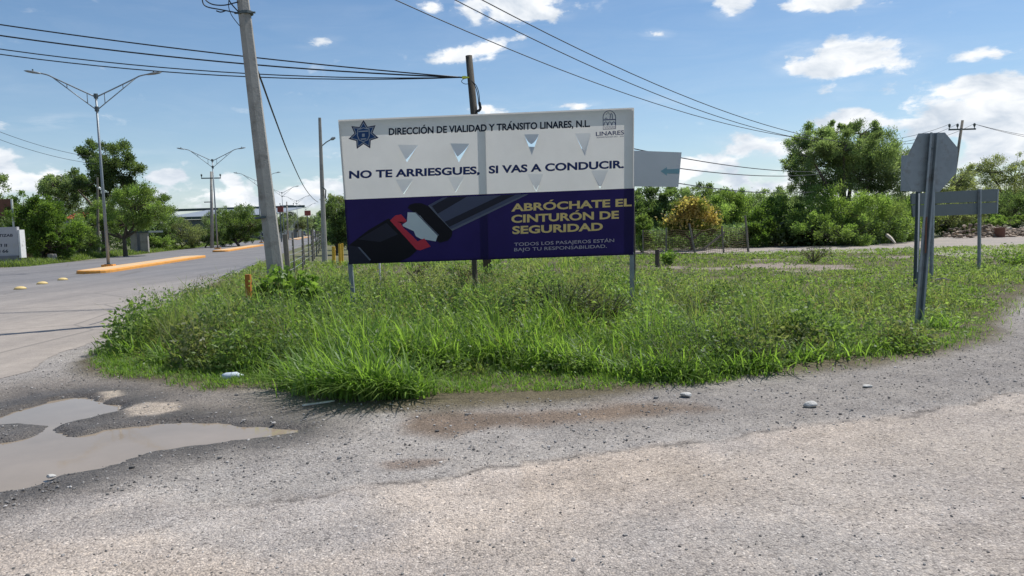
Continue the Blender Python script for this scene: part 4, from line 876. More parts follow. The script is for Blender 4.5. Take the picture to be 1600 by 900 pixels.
# ================================================================== traffic far down the avenue
def motorcyclist(px, d, label, plabel, shirt):
    g0 = at(px, 380, d); g0.z = 0.01; hd = Matrix.Rotation(lampz, 3, 'Z'); W = lambda x, y, z: g0+hd @ Vector((x, y, z))
    m_ = thing('motorcycle', label, 'motorcycle', g0)
    for y, nm in ((-.62, 'wheel'), (.62, 'wheel')):
        ring = [W(0, y+.29*math.cos(t), .30+.29*math.sin(t)) for t in np.linspace(0, 2*math.pi, 17)]; w = MB().tube(ring, .055, 6, False).build(nm, M['black'], m_, off=g0)
        hub = MB(); [hub.tube([W(0, y, .30), W(0, y+.27*math.cos(t), .30+.27*math.sin(t))], .012, 4) for t in np.linspace(0, 2*math.pi, 9)]; hub.build('rim', M['galv'], w, off=g0)
    MB().tube([W(0, .5, .72), W(0, .1, .72), W(0, -.2, .82), W(0, -.42, .80)], [.08, .13, .14, .06], 8).build('seat', M['black'], m_, smooth=True, off=g0)
    MB().tube([W(0, .3, .42), W(0, 0, .40), W(0, -.3, .45)], [.10, .17, .12], 8).build('engine', M['galv_dark'], m_, smooth=True, off=g0)
    fk = MB(); [fk.tube([W(s*.08, -.62, .30), W(s*.08, -.42, .95)], .025, 6) for s in (-1, 1)]; fk.build('fork', M['galv'], m_, off=g0)
    MB().tube([W(-.36, -.30, 1.02), W(-.12, -.42, .98), W(.12, -.42, .98), W(.36, -.30, 1.02)], .02, 6).build('handlebar', M['black'], m_, off=g0)
    MB().tube([W(0, -.46, .86), W(0, -.58, .86)], [.06, .09], 8).build('headlight', M['white'], m_, off=g0)
    # rider: one skinned body
    J = [(0, .05, .86), (0, .06, 1.10), (0, .03, 1.36), (0, .02, 1.44), (0, 0, 1.60), (.19, .02, 1.36), (.27, -.12, 1.14), (.30, -.30, 1.05), (-.19, .02, 1.36), (-.27, -.12, 1.14), (-.30, -.30, 1.05), (.13, -.02, .84), (.20, -.32, .74), (.17, -.12, .36), (.17, -.24, .31), (-.13, -.02, .84), (-.20, -.32, .74), (-.17, -.12, .36), (-.17, -.24, .31)]
    E = [(0, 1), (1, 2), (2, 3), (3, 4), (2, 5), (5, 6), (6, 7), (2, 8), (8, 9), (9, 10), (0, 11), (11, 12), (12, 13), (13, 14), (0, 15), (15, 16), (16, 17), (17, 18)]
    rad = [.15, .15, .15, .06, .10, .07, .05, .04, .07, .05, .04, .09, .075, .05, .045, .09, .075, .05, .045]
    me = bpy.data.meshes.new('person'); me.from_pydata([W(*j)-g0 for j in J], E, []); o = link('person', me); o.location = g0
    md = o.modifiers.new('s', 'SKIN'); sub = o.modifiers.new('u', 'SUBSURF'); sub.levels = sub.render_levels = 1
    for v, r_ in zip(me.skin_vertices[0].data, rad): v.radius = (r_, r_)
    me.skin_vertices[0].data[0].use_root = True
    dg = bpy.context.evaluated_depsgraph_get(); nm = bpy.data.meshes.new_from_object(o.evaluated_get(dg)); o.modifiers.clear(); o.data = nm; nm.name = 'person'
    nm.materials.clear(); [nm.materials.append(M[k]) for k in (shirt, 'jeans', 'skin')]
    for p in nm.polygons: z_ = p.center.z; p.material_index = 2 if z_ > 1.45 else (0 if z_ > .93 else 1); p.use_smooth = True
    tag(o, plabel, 'person')
    h = MB(); h.tube([W(0, .02, 1.47), W(0, .02, 1.53), W(0, .02, 1.63), W(0, .02, 1.71), W(0, .02, 1.75)], [.10, .14, .15, .11, .03], 12); h.build('helmet', M['helmet'], o, smooth=True, off=g0)
motorcyclist(491.5, 148, 'motorcycle coming down the avenue beside the wire fence', 'rider in a pale shirt and white helmet on the motorcycle beside the wire fence', 'shirt')
motorcyclist(412, 131, 'motorcycle on the far carriageway just left of the leaning pole', 'rider with a white helmet on the motorcycle left of the leaning pole', 'jeans')
g0 = at(473.5, 368, 235); g0.z = 0; car = thing('car', 'small dark car far down the avenue between the street lamps', 'car', g0); hd = Matrix.Rotation(lampz, 3, 'Z'); Wc = lambda x, y, z: g0+hd @ Vector((x, y, z))
def loft(secs):
    mb = MB(); vs = []; n = len(secs[0])
    for s_ in secs: vs += [Wc(*q) for q in s_]
    mb.add(vs, [(i*n+k, i*n+(k+1) % n, (i+1)*n+(k+1) % n, (i+1)*n+k) for i in range(len(secs)-1) for k in range(n)]+[tuple(range(n)), tuple(range((len(secs)-1)*n, len(secs)*n))]); return mb
sec = lambda y, w, z0, z1: [(-w, y, z0), (w, y, z0), (w*1.03, y, (z0+z1)/2), (w*.93, y, z1), (-w*.93, y, z1), (-w*1.03, y, (z0+z1)/2)]
loft([sec(-2.1, .72, .35, .68), sec(-1.9, .84, .28, .78), sec(-.9, .87, .26, .92), sec(1.4, .87, .26, .95), sec(1.95, .84, .3, .9), sec(2.1, .75, .38, .8)]).build('body', M['paint_white_car'], car, off=g0)
loft([sec(-.95, .78, .9, .94), sec(-.3, .70, .9, 1.38), sec(.8, .70, .9, 1.42), sec(1.6, .76, .9, .96)]).build('cabin', M['glass'], car, off=g0)
MB().add([Wc(*q) for q in ((-.62, -.3, 1.40), (.62, -.3, 1.40), (.62, .8, 1.44), (-.62, .8, 1.44), (-.6, -.25, 1.45), (.6, -.25, 1.45), (.6, .75, 1.48), (-.6, .75, 1.48))], [(3, 2, 1, 0), (4, 5, 6, 7), (0, 1, 5, 4), (1, 2, 6, 5), (2, 3, 7, 6), (3, 0, 4, 7)]).build('roof', M['paint_white_car'], car, off=g0)
for x in (-.8, .8):
    for y in (-1.3, 1.3): MB().tube([Wc(x-.1, y, .31), Wc(x+.1, y, .31)], .31, 14).build('wheel', M['black'], car, off=g0)
    MB().tube([Wc(x*.75, -2.06, .62), Wc(x*.75, -2.13, .62)], [.11, .10], 8).build('headlight', M['white'], car, off=g0)

# ================================================================== foliage
def leaf_quads(P, dirs, L, Wd, rg):
    """diamond leaves: points, unit directions, lengths, widths"""
    n = len(P); r_ = rg.normal(size=(n, 3)); s = np.cross(dirs, r_); s /= np.linalg.norm(s, axis=1, keepdims=True)+1e-9
    L = L[:, None]; Wd = Wd[:, None]; v = np.empty((n, 4, 3)); v[:, 0] = P; v[:, 1] = P+dirs*L*.45+s*Wd*.5; v[:, 2] = P+dirs*L; v[:, 3] = P+dirs*L*.45-s*Wd*.5
    q = np.arange(n*4).reshape(n, 4); return v.reshape(-1, 3), q
def unit(a): return a/(np.linalg.norm(a, axis=1, keepdims=True)+1e-9)
def tree(name, label, bx, d, lobes, n, leaf, c0, c1, tr=.18, cat='tree', group=None, gap=.30, seed=0, twigs=True, spread=.33, fork=.35, aspect=.42, extra=None, up=.25, spray=.55):
    """trunk with limbs, and a crown of leaf clumps spread through several lobes (photo px at distance d)"""
    rg = np.random.default_rng(100+seed); n = int(n*1.6); leaf = leaf*.78; base = at(bx, 380, d); base.z = 0; k = d/F
    o = thing(name, label, cat, base, group); Lb = []
    for i, lb in enumerate(lobes):
        cx, cy, rx, ry = lb[:4]; dz = lb[4] if len(lb) > 4 else rg.normal(0, .5)*rx*k
        c = at(cx, cy, d+dz); Lb.append((np.array(c-base), np.array([rx*k, (rx+ry)*.5*k, ry*k])))
    vol = np.array([l[1].prod()**.67 for l in Lb]); vol /= vol.sum(); tb = MB(); P_, D_, C_, S_ = [], [], [], []
    ztop = min(l[0][2] for l in Lb); zf = max(.25, ztop*fork); fk = Vector((rg.normal(0, .1), rg.normal(0, .1), zf))
    if tr: tb.tube([Vector((0, 0, -.3)), Vector((rg.normal(0, .06), 0, zf*.5)), fk], [tr*1.25, tr, tr*.85], 8)
    for (c, r), w in zip(Lb, vol):
        C = Vector(c); lc = C+Vector((0, 0, -r[2]*.35)); mid = fk.lerp(lc, .5)+Vector((rg.normal(0, .12)*r[0], rg.normal(0, .12)*r[0], rg.uniform(-.05, .15)*r[2]))
        if tr: tb.tube(spline([fk, mid, lc], 3), [tr*.6*(1-t*.75)+.008 for t in np.linspace(0, 1, 7)], 6)
        nc = max(14, int(70*w*len(Lb)**.5)); m = int(n*w)
        u = unit(rg.normal(size=(nc, 3))); rad = rg.uniform(.12, 1, nc)**.5; cc = c+u*r*rad[:, None]*(1+rg.normal(0, .09, (nc, 1)))
        cc[:, 2] = np.maximum(cc[:, 2], .15); cs = min(r)*spread*rg.uniform(.6, 1.35, nc)
        cb = rg.uniform(.62, 1.32, nc); mixc = rg.uniform(0, 1, nc); keep = rg.random(nc) > gap*.6
        wt = np.where(keep, cs**2, 0); wt /= wt.sum(); ids = rg.choice(nc, m, p=wt)
        sd = unit(u*.8+rg.normal(size=(nc, 3))*.55+np.array([0, 0, .15+up])); tt_ = rg.random(m)**.8
        off = rg.normal(size=(m, 3))*cs[ids][:, None]*np.array([.5, .5, .4])*(1-spray*.55*tt_[:, None]) + sd[ids]*(cs[ids]*spray*2.4*(tt_-.25))[:, None]; p = cc[ids]+off
        p[:, 2] = np.maximum(p[:, 2], .08); dr = unit(unit(off)*.6+u[ids]*.5+rg.normal(size=(m, 3))*.55+np.array([0, 0, up]))
        t = np.clip(mixc[ids]+rg.normal(0, .18, m), 0, 1)[:, None]; cl = (np.array(c0)*(1-t)+np.array(c1)*t)*(cb[ids]*rg.uniform(.8, 1.2, m))[:, None]
        P_.append(p); D_.append(dr); C_.append(cl); S_.append(rg.uniform(.7, 1.35, m))
        if twigs and tr:
            for j in range(nc):
                if keep[j] or rg.random() < .5:
                    e = Vector(cc[j]); mm = lc.lerp(e, .5)+Vector((0, 0, -.08*r[2])); tb.tube([lc, mm, e], [tr*.16+.006, tr*.10+.005, .006], 3, False)
    P_, D_, C_, S_ = map(np.concatenate, (P_, D_, C_, S_)); v, q = leaf_quads(P_, D_, S_*leaf, S_*leaf*aspect, rg)
    if tb.v: tb.build('trunk', M['bark'], o)
    link('crown', np_mesh('crown', v, quads=q, cols=np.repeat(C_, 4, 0)), M['leaf'], o)
    return o
MESQ = ((.16, .22, .10), (.27, .33, .17)); BRI = ((.15, .225, .06), (.25, .33, .11)); DRK = ((.10, .155, .06), (.18, .24, .10)); OLV = ((.20, .23, .11), (.30, .32, .17)); FAR_HAZE = ((.17, .21, .13), (.25, .29, .18))  # last palette is paled: distance haze put into the leaf colour
TR_ = 'trees and bushes beyond the dirt track'; TL_ = 'trees on the left side of the avenue'
# right of the billboard
tree('mesquite_tree', 'tallest airy mesquite with drooping dark branches right of the white sign panel', 1325, 44, [(1318, 226, 62, 26), (1268, 238, 42, 24), (1250, 262, 30, 20), (1372, 245, 36, 40), (1262, 288, 32, 22), (1330, 268, 66, 36), (1318, 248, 60, 30), (1385, 280, 32, 40), (1300, 205, 30, 10), (1345, 205, 30, 14)], 78000, .16, *MESQ, tr=.24, group=TR_, seed=1, spread=.40, gap=.15, up=.4, aspect=.3, spray=.85)
tree('bush', 'broad bright green bush in front of the tallest mesquite', 1325, 40, [(1320, 325, 72, 36), (1275, 352, 40, 32), (1375, 345, 45, 38), (1320, 360, 70, 26), (1255, 345, 22, 26)], 26000, .14, *BRI, tr=.13, cat='bush', group=TR_, seed=2, fork=.2, gap=.2)
tree('bush', 'dark leafy bush with a shaded foot left of the broad bright bush', 1215, 41, [(1215, 340, 42, 26), (1190, 365, 30, 20), (1240, 366, 34, 22)], 15000, .15, (.085, .145, .03), (.18, .26, .065), tr=.12, cat='bush', group=TR_, seed=3, fork=.2)
tree('tree', 'round green tree behind the mesh fence, right of the yellow flowering tree', 1140, 47, [(1130, 322, 44, 24), (1150, 345, 42, 34), (1108, 350, 34, 30), (1165, 362, 30, 24)], 19000, .15, *BRI, tr=.15, group=TR_, seed=4, fork=.25)
yt = tree('flowering_tree', 'small tree covered in yellow orange blossom behind the mesh fence', 1080, 39, [(1085, 336, 32, 22), (1062, 350, 26, 16), (1106, 350, 22, 16)], 12000, .13, (.12, .16, .04), (.24, .24, .07), tr=.10, group=TR_, seed=5, fork=.4)
rg = np.random.default_rng(55); yb = np.array(yt.location); PP = []
for (cx, cy, rx, ry, m) in ((1083, 318, 15, 9, 500), (1100, 332, 14, 9, 420), (1068, 332, 13, 8, 350), (1088, 330, 16, 9, 420), (1050, 344, 13, 7, 260), (1114, 342, 9, 7, 220), (1078, 345, 18, 8, 200)):
    c = np.array(at(cx, cy, 38.4))-yb; m = int(m*.6); PP.append(c+rg.normal(size=(m, 3))*np.array([rx, rx*.7, ry])/F*38*.6)
PP = np.concatenate(PP); v, q = leaf_quads(PP, unit(rg.normal(size=PP.shape)), rg.uniform(.10, .2, len(PP)), rg.uniform(.07, .14, len(PP)), rg)
t = rg.random((len(PP), 1)); link('blossom', np_mesh('blossom', v, quads=q, cols=np.repeat(np.array((.34, .22, .07))*(1-t)+np.array((.58, .48, .20))*t, 4, 0)), M['leaf'], yt)
tree('tree', 'dark green tree just right of the billboard under the white sign panel', 1018, 45, [(1020, 318, 32, 24), (1042, 308, 34, 16), (1005, 345, 26, 34), (1045, 345, 34, 30)], 17000, .16, *DRK, tr=.16, group=TR_, seed=6, fork=.3)
tree('tree', 'pale green feathery tree top rising behind the yellow flowering tree', 1090, 60, [(1095, 303, 40, 15), (1130, 312, 34, 16), (1065, 310, 30, 16), (1100, 330, 60, 24)], 12000, .18, *MESQ, tr=.2, group=TR_, seed=7)
tree('tree', 'low rounded tree in the gap left of the tallest mesquite', 1205, 58, [(1205, 312, 34, 16), (1185, 330, 34, 24), (1230, 325, 34, 24)], 11000, .17, *MESQ, tr=.18, group=TR_, seed=8)
tree('tree', 'olive green tree directly behind the dark guide sign', 1475, 52, [(1488, 285, 40, 24), (1455, 310, 42, 26), (1520, 315, 32, 24), (1480, 340, 60, 24)], 15000, .17, *OLV, tr=.18, group=TR_, seed=9, fork=.25)
tree('tree', 'airy grey green tree at the right edge of the view', 1560, 66, [(1545, 262, 40, 20), (1585, 268, 44, 26), (1520, 280, 26, 22), (1570, 300, 60, 30), (1620, 285, 40, 40)], 16000, .20, *OLV, tr=.26, group=TR_, seed=10, gap=.5, aspect=.3)
tree('tree', 'dark tree standing low behind the right end of the guide sign', 1585, 62, [(1580, 325, 40, 26), (1620, 330, 40, 30), (1545, 335, 30, 20)], 11000, .18, *DRK, tr=.2, group=TR_, seed=11, fork=.2)
tree('bush', 'yellowish green bush just left of the stop sign post', 1405, 43, [(1400, 355, 26, 24), (1425, 345, 22, 34), (1412, 372, 26, 14)], 9000, .14, *BRI, tr=.09, cat='bush', group=TR_, seed=12, fork=.2)
tree('bush', 'low green bush seen under the guide sign', 1480, 50, [(1475, 352, 32, 14), (1505, 355, 24, 10)], 6000, .14, *BRI, tr=.08, cat='bush', group=TR_, seed=13, fork=.2)
tree('bush', 'small low bush at the right edge on the dirt bank', 1565, 58, [(1560, 346, 34, 7), (1600, 343, 26, 7)], 4500, .14, *BRI, tr=.06, cat='bush', group=TR_, seed=14, fork=.2)
tree('bush', 'bright leafy bush at the foot of the dark tree beside the billboard', 1002, 38, [(1000, 362, 14, 26), (1010, 378, 12, 12)], 4000, .15, *BRI, tr=.05, cat='bush', group=TR_, seed=15, fork=.2)
tree('tree', 'dark tree seen above the far end of the wire fence left of the billboard', 524, 50, [(530, 335, 24, 22), (540, 360, 26, 26), (516, 326, 12, 12), (522, 372, 12, 14), (560, 340, 30, 26)], 15000, .16, *DRK, tr=.18, group=TR_, seed=16, fork=.2)
tree('tree', 'olive tree behind the billboard, just left of its edge and above the dark tree', 545, 62, [(528, 318, 22, 14), (560, 318, 34, 20)], 6000, .18, *OLV, tr=.18, group=TR_, seed=17)
# left of the avenue
tree('tree', 'dark leafy tree leaning over the brick wall and the white wall', 62, 53, [(60, 335, 34, 28), (90, 355, 36, 30), (38, 322, 24, 22), (72, 380, 40, 22), (38, 355, 22, 24), (105, 378, 18, 20)], 26000, .19, (.085, .15, .03), (.18, .26, .06), tr=.2, group=TL_, seed=20, fork=.2)
tree('tree', 'tallest left tree with airy crown behind the nearest street lamp', 163, 66, [(150, 240, 26, 18), (172, 250, 36, 24), (195, 272, 22, 22), (150, 278, 32, 20), (120, 290, 30, 18), (180, 300, 40, 20)], 22000, .22, (.095, .14, .055), (.175, .23, .095), tr=.3, group=TL_, seed=21, gap=.6, fork=.5)
tree('tree', 'middle height grey green tree between the leaning leafy tree and the tallest left tree', 95, 70, [(85, 285, 22, 16), (98, 300, 26, 22), (70, 300, 20, 14), (110, 315, 26, 26)], 12000, .2, *MESQ, tr=.22, group=TL_, seed=22, gap=.5)
tree('tree', 'spreading bright green tree with bare forked trunks over the hut', 195, 62, [(205, 318, 46, 24), (232, 335, 30, 26), (160, 335, 34, 22), (195, 345, 50, 20), (240, 318, 22, 18), (140, 345, 20, 18)], 26000, .17, *BRI, tr=.17, group=TL_, seed=23, fork=.5)
tree('tree', 'tree top at the extreme left edge above the rusty sign board', 2, 60, [(-8, 290, 20, 22), (0, 330, 26, 24), (-20, 330, 30, 40)], 8000, .2, *MESQ, tr=.2, group=TL_, seed=24)
tree('bush', 'rounded olive bush in front of the warehouse', 285, 88, [(285, 362, 28, 18), (268, 372, 20, 12), (300, 372, 16, 12)], 9000, .2, *OLV, tr=.12, cat='bush', group=TL_, seed=25, fork=.2)
tree('tree', 'dark green tree right of the second street lamp', 372, 92, [(365, 350, 28, 22), (392, 345, 30, 20), (350, 365, 22, 16), (385, 366, 34, 14)], 14000, .22, (.075, .125, .04), (.16, .22, .065), tr=.18, group=TL_, seed=26, fork=.2)
tree('bush', 'small dark bush beside the crossarm pole in front of the warehouse', 322, 90, [(322, 370, 20, 12), (336, 362, 14, 14)], 5000, .2, *DRK, tr=.1, cat='bush', group=TL_, seed=27, fork=.2)
tree('tree', 'green tree behind the crossarm pole against the warehouse wall', 345, 110, [(345, 340, 24, 14), (330, 352, 22, 12), (370, 335, 26, 12)], 7000, .25, *FAR_HAZE, tr=.16, group=TL_, seed=28)
tree('bush', 'low bright bush on the grass strip left of the olive bush', 255, 80, [(255, 378, 16, 8), (240, 380, 12, 8)], 3500, .18, *BRI, tr=.06, cat='bush', group=TL_, seed=29, fork=.2)
tree('tree', 'distant hazy tree right of the leaning pole behind the far lamps', 435, 150, [(432, 352, 14, 14), (420, 345, 14, 12), (446, 346, 16, 12)], 5000, .32, *FAR_HAZE, tr=.2, group=TL_, seed=30)
tree('tree', 'distant pale tree beside the dark red sign board', 462, 185, [(460, 350, 14, 10), (452, 343, 12, 10), (474, 350, 12, 9)], 4500, .38, *FAR_HAZE, tr=.2, group=TL_, seed=31)
tree('tree', 'farthest tree closing the end of the avenue', 490, 250, [(486, 350, 16, 9), (500, 347, 14, 10), (474, 352, 12, 8)], 4500, .45, *FAR_HAZE, tr=.25, group=TL_, seed=32)
tree('tree', 'far roadside tree on the right of the avenue by the slim pole', 506, 120, [(508, 345, 10, 16), (514, 358, 10, 12), (505, 360, 6, 8)], 4500, .26, *DRK, tr=.2, group=TR_, seed=33)
tree('bush', 'green bush filling the gap in front of the brownish grey wall', 128, 58, [(126, 368, 20, 20), (142, 378, 16, 14), (112, 382, 14, 12)], 6000, .17, *BRI, tr=.07, cat='bush', group=TL_, seed=35, fork=.2)
tree('tree', 'dark tree behind the hut, between the spreading tree and the olive bush', 245, 84, [(248, 345, 24, 22), (262, 360, 20, 18), (236, 362, 18, 18)], 8000, .2, *DRK, tr=.15, group=TL_, seed=36, fork=.25)
# far wooded edge that reads as one mass behind the single trees
rg = np.random.default_rng(77); PP = []; CC_ = []
for (x0, x1, d, zt, n_) in ((-200, 250, 85, 5.2, 26000), (500, 1750, 85, 3.6, 30000), (985, 1420, 43, 1.35, 14000), (400, 505, 290, 6.5, 5000)):
    px = rg.uniform(x0, x1, n_); dd = d*rg.uniform(.93, 1.1, n_); xx = (px-800)/F*dd; hgt = zt*(.55+.75*vnoise(xx, dd*.2, .13, 5, 4)); zz = hgt*rg.random(n_)**.6
    PP.append(np.stack([xx, dd, zz], 1)); cl = np.array((.12, .175, .075))+rg.random((n_, 1))*np.array((.09, .105, .06)); CC_.append(cl*(.7+.6*vnoise(xx, zz, .5, 8, 3))[:, None])
PP = np.concatenate(PP); CC_ = np.concatenate(CC_); sz = .16+PP[:, 1]*.0020; v, q = leaf_quads(PP, unit(rg.normal(size=PP.shape)), sz*rg.uniform(.8, 1.5, len(PP)), sz*rg.uniform(.4, .8, len(PP)), rg)
tag(link('undergrowth', np_mesh('undergrowth', v, quads=q, cols=np.repeat(CC_, 4, 0)), M['leaf']), 'far scrub filling the gaps between the single trees', kind='stuff')

# ================================================================== weeds and grass of the verge
TALL = G2([(168, 556), (200, 568), (290, 586), (370, 588), (425, 600), (470, 614), (540, 626), (612, 628), (700, 596), (780, 588), (880, 592), (960, 596), (1000, 602), (1060, 599), (1200, 583), (1285, 566), (1380, 557), (1440, 549), (1500, 528), (1530, 500), (1560, 470), (1640, 440)]) + VERGE[len(verge_front):]
def blades(x, y, h, wid, c0, c1, rg, lean=(.15, .7), seg=3, z0=0.0, wind=(-.22, .04), bright=(.7, 1.25), tipcol=None):
    n = len(x); az = rg.uniform(0, 2*math.pi, n); dx, dy = np.cos(az)+wind[0], np.sin(az)+wind[1]; nn_ = np.hypot(dx, dy)+1e-6; dx /= nn_; dy /= nn_
    ln_ = rg.uniform(*lean, n); tw = az+math.pi/2+rg.normal(0, .5, n); wx, wy = np.cos(tw), np.sin(tw); V = np.empty((n, seg*2+1, 3)); Cc = np.empty((n, seg*2+1, 3))
    t_ = rg.random((n, 1)); base = (np.array(c0)*(1-t_)+np.array(c1)*t_)*rg.uniform(*bright, (n, 1))
    for k in range(seg+1):
        t = k/seg; px = x+dx*h*ln_*(t**1.8); py = y+dy*h*ln_*(t**1.8); pz = z0+h*(t-.45*ln_*t**2.6)*np.sqrt(np.maximum(.35, 1-.35*ln_**2))
        w = wid*(1-.55*t**2)*(.7 if k == 0 else 1)
        if k < seg:
            V[:, 2*k] = np.stack([px-wx*w/2, py-wy*w/2, pz], 1); V[:, 2*k+1] = np.stack([px+wx*w/2, py+wy*w/2, pz], 1); Cc[:, 2*k] = Cc[:, 2*k+1] = base
        else: V[:, 2*seg] = np.stack([px, py, pz], 1); Cc[:, 2*seg] = base if tipcol is None else base*.4+np.array(tipcol)*.6
    o_ = (np.arange(n)*(seg*2+1))[:, None]; qd = np.concatenate([o_+np.array([[2*k, 2*k+1, 2*k+3, 2*k+2]]) for k in range(seg-1)]); tr = o_+np.array([[2*seg-2, 2*seg-1, 2*seg]])
    return V.reshape(-1, 3), qd, tr, Cc.reshape(-1, 3)
class Acc:
    def __init__(s): s.v, s.q, s.t, s.c, s.n = [], [], [], [], 0
    def add(s, v, q, t, c):
        s.v.append(v); s.c.append(c)
        if q is not None: s.q.append(q+s.n)
        if t is not None: s.t.append(t+s.n)
        s.n += len(v)
    def build(s, name, mat, label):
        me = np_mesh(name, np.concatenate(s.v), np.concatenate(s.t) if s.t else None, np.concatenate(s.q) if s.q else None, np.concatenate(s.c)); return tag(link(name, me, mat), label, kind='stuff')
def scatter(n, box, poly, rg, lo=-99, hi=0.0, view=True):
    x = rg.uniform(box[0], box[1], n); y = rg.uniform(box[2], box[3], n)
    if view: k = (np.abs(x) < .74*y+2.6); x, y = x[k], y[k]
    d = sdf(x, y, poly); k = (d < hi) & (d > lo); return x[k], y[k], d[k]
def hmap(x, y, e):
    """height of the growth: e = depth inside the tall outline"""
    f = .30+.70*sstep(0, .9, e)
    h = .50+.10*np.exp(-((x+1.2)/1.6)**2-((y-9.0)/1.3)**2)*1.6+.08*np.exp(-((x+4.5)/1.8)**2-((y-12.5)/3)**2)
    h = h*np.where(x > 2.2, np.maximum(.66, 1-(x-2.2)*.18), 1); far = sstep(12.5, 22, y); h = h*(1-far*.5)
    h = h*np.where(y > 13, np.where(x > 0, 1-.35*sstep(0, 6, x), 1), 1)
    near_sign = np.exp(-((x-5.7)/1.2)**2-((y-10.4)/1.1)**2); h *= 1-.80*near_sign
    return np.minimum(.72, f*h*(.25+1.0*vnoise(x, y, .55, 61, 3)+.75*sstep(.40, .68, vnoise(x, y, 1.5, 62, 3))))
LG = ((.12, .21, .04), (.25, .36, .09)); WD = ((.14, .185, .065), (.27, .30, .13)); YG = ((.19, .25, .075), (.33, .37, .15))
bare = lambda x, y: sstep(.68, .76, vnoise(x, y, .35, 21))*(y > 15)*sstep(2, 7, x)
tall = Acc(); rg = np.random.default_rng(301)
for (y0, y1, dens, wid) in ((7, 10.5, 520, .0095), (10.5, 13, 360, .0105), (13, 17, 240, .012), (17, 24, 140, .015), (24, 37, 80, .021)):
    bx = (-.75*y1-2, .75*y1+2); n = int((bx[1]-bx[0])*(y1-y0)*dens/11); x, y, d = scatter(n, (*bx, y0, y1), TALL, rg); hc = rg.uniform(.55, 1.35, len(x)); m_ = rg.integers(3, 20, len(x)); hc = np.repeat(hc, m_); r_ = .035+.05*rg.random(len(hc)); a_ = rg.uniform(0, 6.28, len(hc)); x = np.repeat(x, m_)+r_*np.cos(a_); y = np.repeat(y, m_)+r_*np.sin(a_); d = np.repeat(d, m_); h = hmap(x, y, -d)*hc
    k = (rg.random(len(x)) < np.clip(.25+h*1.9, 0, 1)*(1-.85*bare(x, y))); x, y, h = x[k], y[k], h[k]
    cen_ = np.exp(-((x+.8)/2.2)**2-((y-9)/2.5)**2); cz = vnoise(x, y, .45, 71, 4)+cen_*.25; yl = sstep(13, 19, y)
    for sel, cols in ((cz+yl*0 > .56, LG), ((cz <= .56) & (yl < .5), WD), ((cz <= .56) & (yl >= .5), YG)):
        if sel.sum(): tall.add(*blades(x[sel], y[sel], h[sel]*rg.uniform(.55, 1.35, sel.sum()), wid*rg.uniform(.6, 1.6, sel.sum()), *cols, rg))
# arching broad grass clumps at the front corner
for (px, py, n, h0) in ((500, 622, 240, .62), (540, 630, 320, .66), (585, 634, 300, .62), (620, 632, 200, .5), (470, 612, 200, .55), (700, 584, 220, .62), (640, 588, 260, .68), (780, 578, 200, .6), (860, 584, 180, .55), (930, 588, 160, .5), (1060, 596, 140, .42), (1130, 588, 140, .42), (1250, 574, 120, .36), (1400, 556, 90, .28), (560, 590, 260, .75), (600, 570, 260, .75), (330, 582, 120, .35), (250, 574, 140, .4), (200, 560, 120, .42), (390, 588, 130, .4), (1480, 520, 120, .36), (1010, 598, 130, .42), (1040, 604, 90, .3), (1090, 600, 120, .38), (1160, 592, 120, .36), (1200, 586, 130, .36), (1290, 570, 110, .32), (1340, 562, 110, .32), (1440, 545, 100, .3), (1110, 560, 140, .5), (1210, 550, 140, .48), (1310, 530, 130, .42), (1020, 560, 150, .55), (300, 560, 140, .5), (360, 560, 140, .5), (420, 580, 140, .5), (240, 545, 120, .45)):
    p = gp(px, py+2); x = p.x+rg.normal(0, .16, n); y = p.y+.12+np.abs(rg.normal(0, .16, n)); tall.add(*blades(x, y, h0*rg.uniform(.5, 1.2, n), .016*rg.uniform(.6, 1.4, n), *LG, rg, lean=(.25, 1.25), seg=4, wind=(-.1, -.25)))
x, y, d = scatter(15000, (-9, 9, 8, 20), TALL, rg); h = hmap(x, y, -d); k = rg.random(len(x)) < .5; x, y, h = x[k], y[k], h[k]
tall.add(*blades(x, y, h*rg.uniform(.6, 1.25, len(x)), .008*rg.uniform(.5, 1.4, len(x)), (.24, .21, .10), (.42, .36, .20), rg, lean=(.3, 1.2)))
tall.build('tall_grass', M['grass'], 'tall tangled bright green grass covering the verge')
seed_ = Acc(); n = 26000; x, y, d = scatter(n, (-10, 10, 8, 22), TALL, rg); h = hmap(x, y, -d); pl = vnoise(x, y, .3, 91, 3); k = (h > .3) & (rg.random(len(x)) < np.clip((pl-.46)*2.6, .02, .5)); x, y, h = x[k], y[k], h[k]
h = np.minimum(h, .55); seed_.add(*blades(x, y, h*rg.uniform(1.0, 1.5, len(x)), .0055*rg.uniform(.7, 1.4, len(x))*(y/10), (.19, .19, .09), (.34, .29, .18), rg, lean=(.1, .6), tipcol=(.30, .22, .15)))
P_ = np.stack([np.repeat(x, 5), np.repeat(y, 5), np.repeat(h, 5)*rg.uniform(.95, 1.35, len(x)*5)], 1); P_[:, :2] += rg.normal(0, .035, (len(P_), 2)); v, q = leaf_quads(P_, unit(rg.normal(size=P_.shape)+np.array([0, 0, .8])), rg.uniform(.025, .06, len(P_)), rg.uniform(.008, .016, len(P_)), rg)
tt = rg.random((len(P_), 1)); seed_.add(v, q, None, np.repeat(np.array((.15, .12, .07))*(1-tt)+np.array((.30, .24, .16))*tt, 4, 0))
seed_.build('seed_grass', M['grass'], 'feathery brownish seed heads standing above the weeds')
weed = Acc()
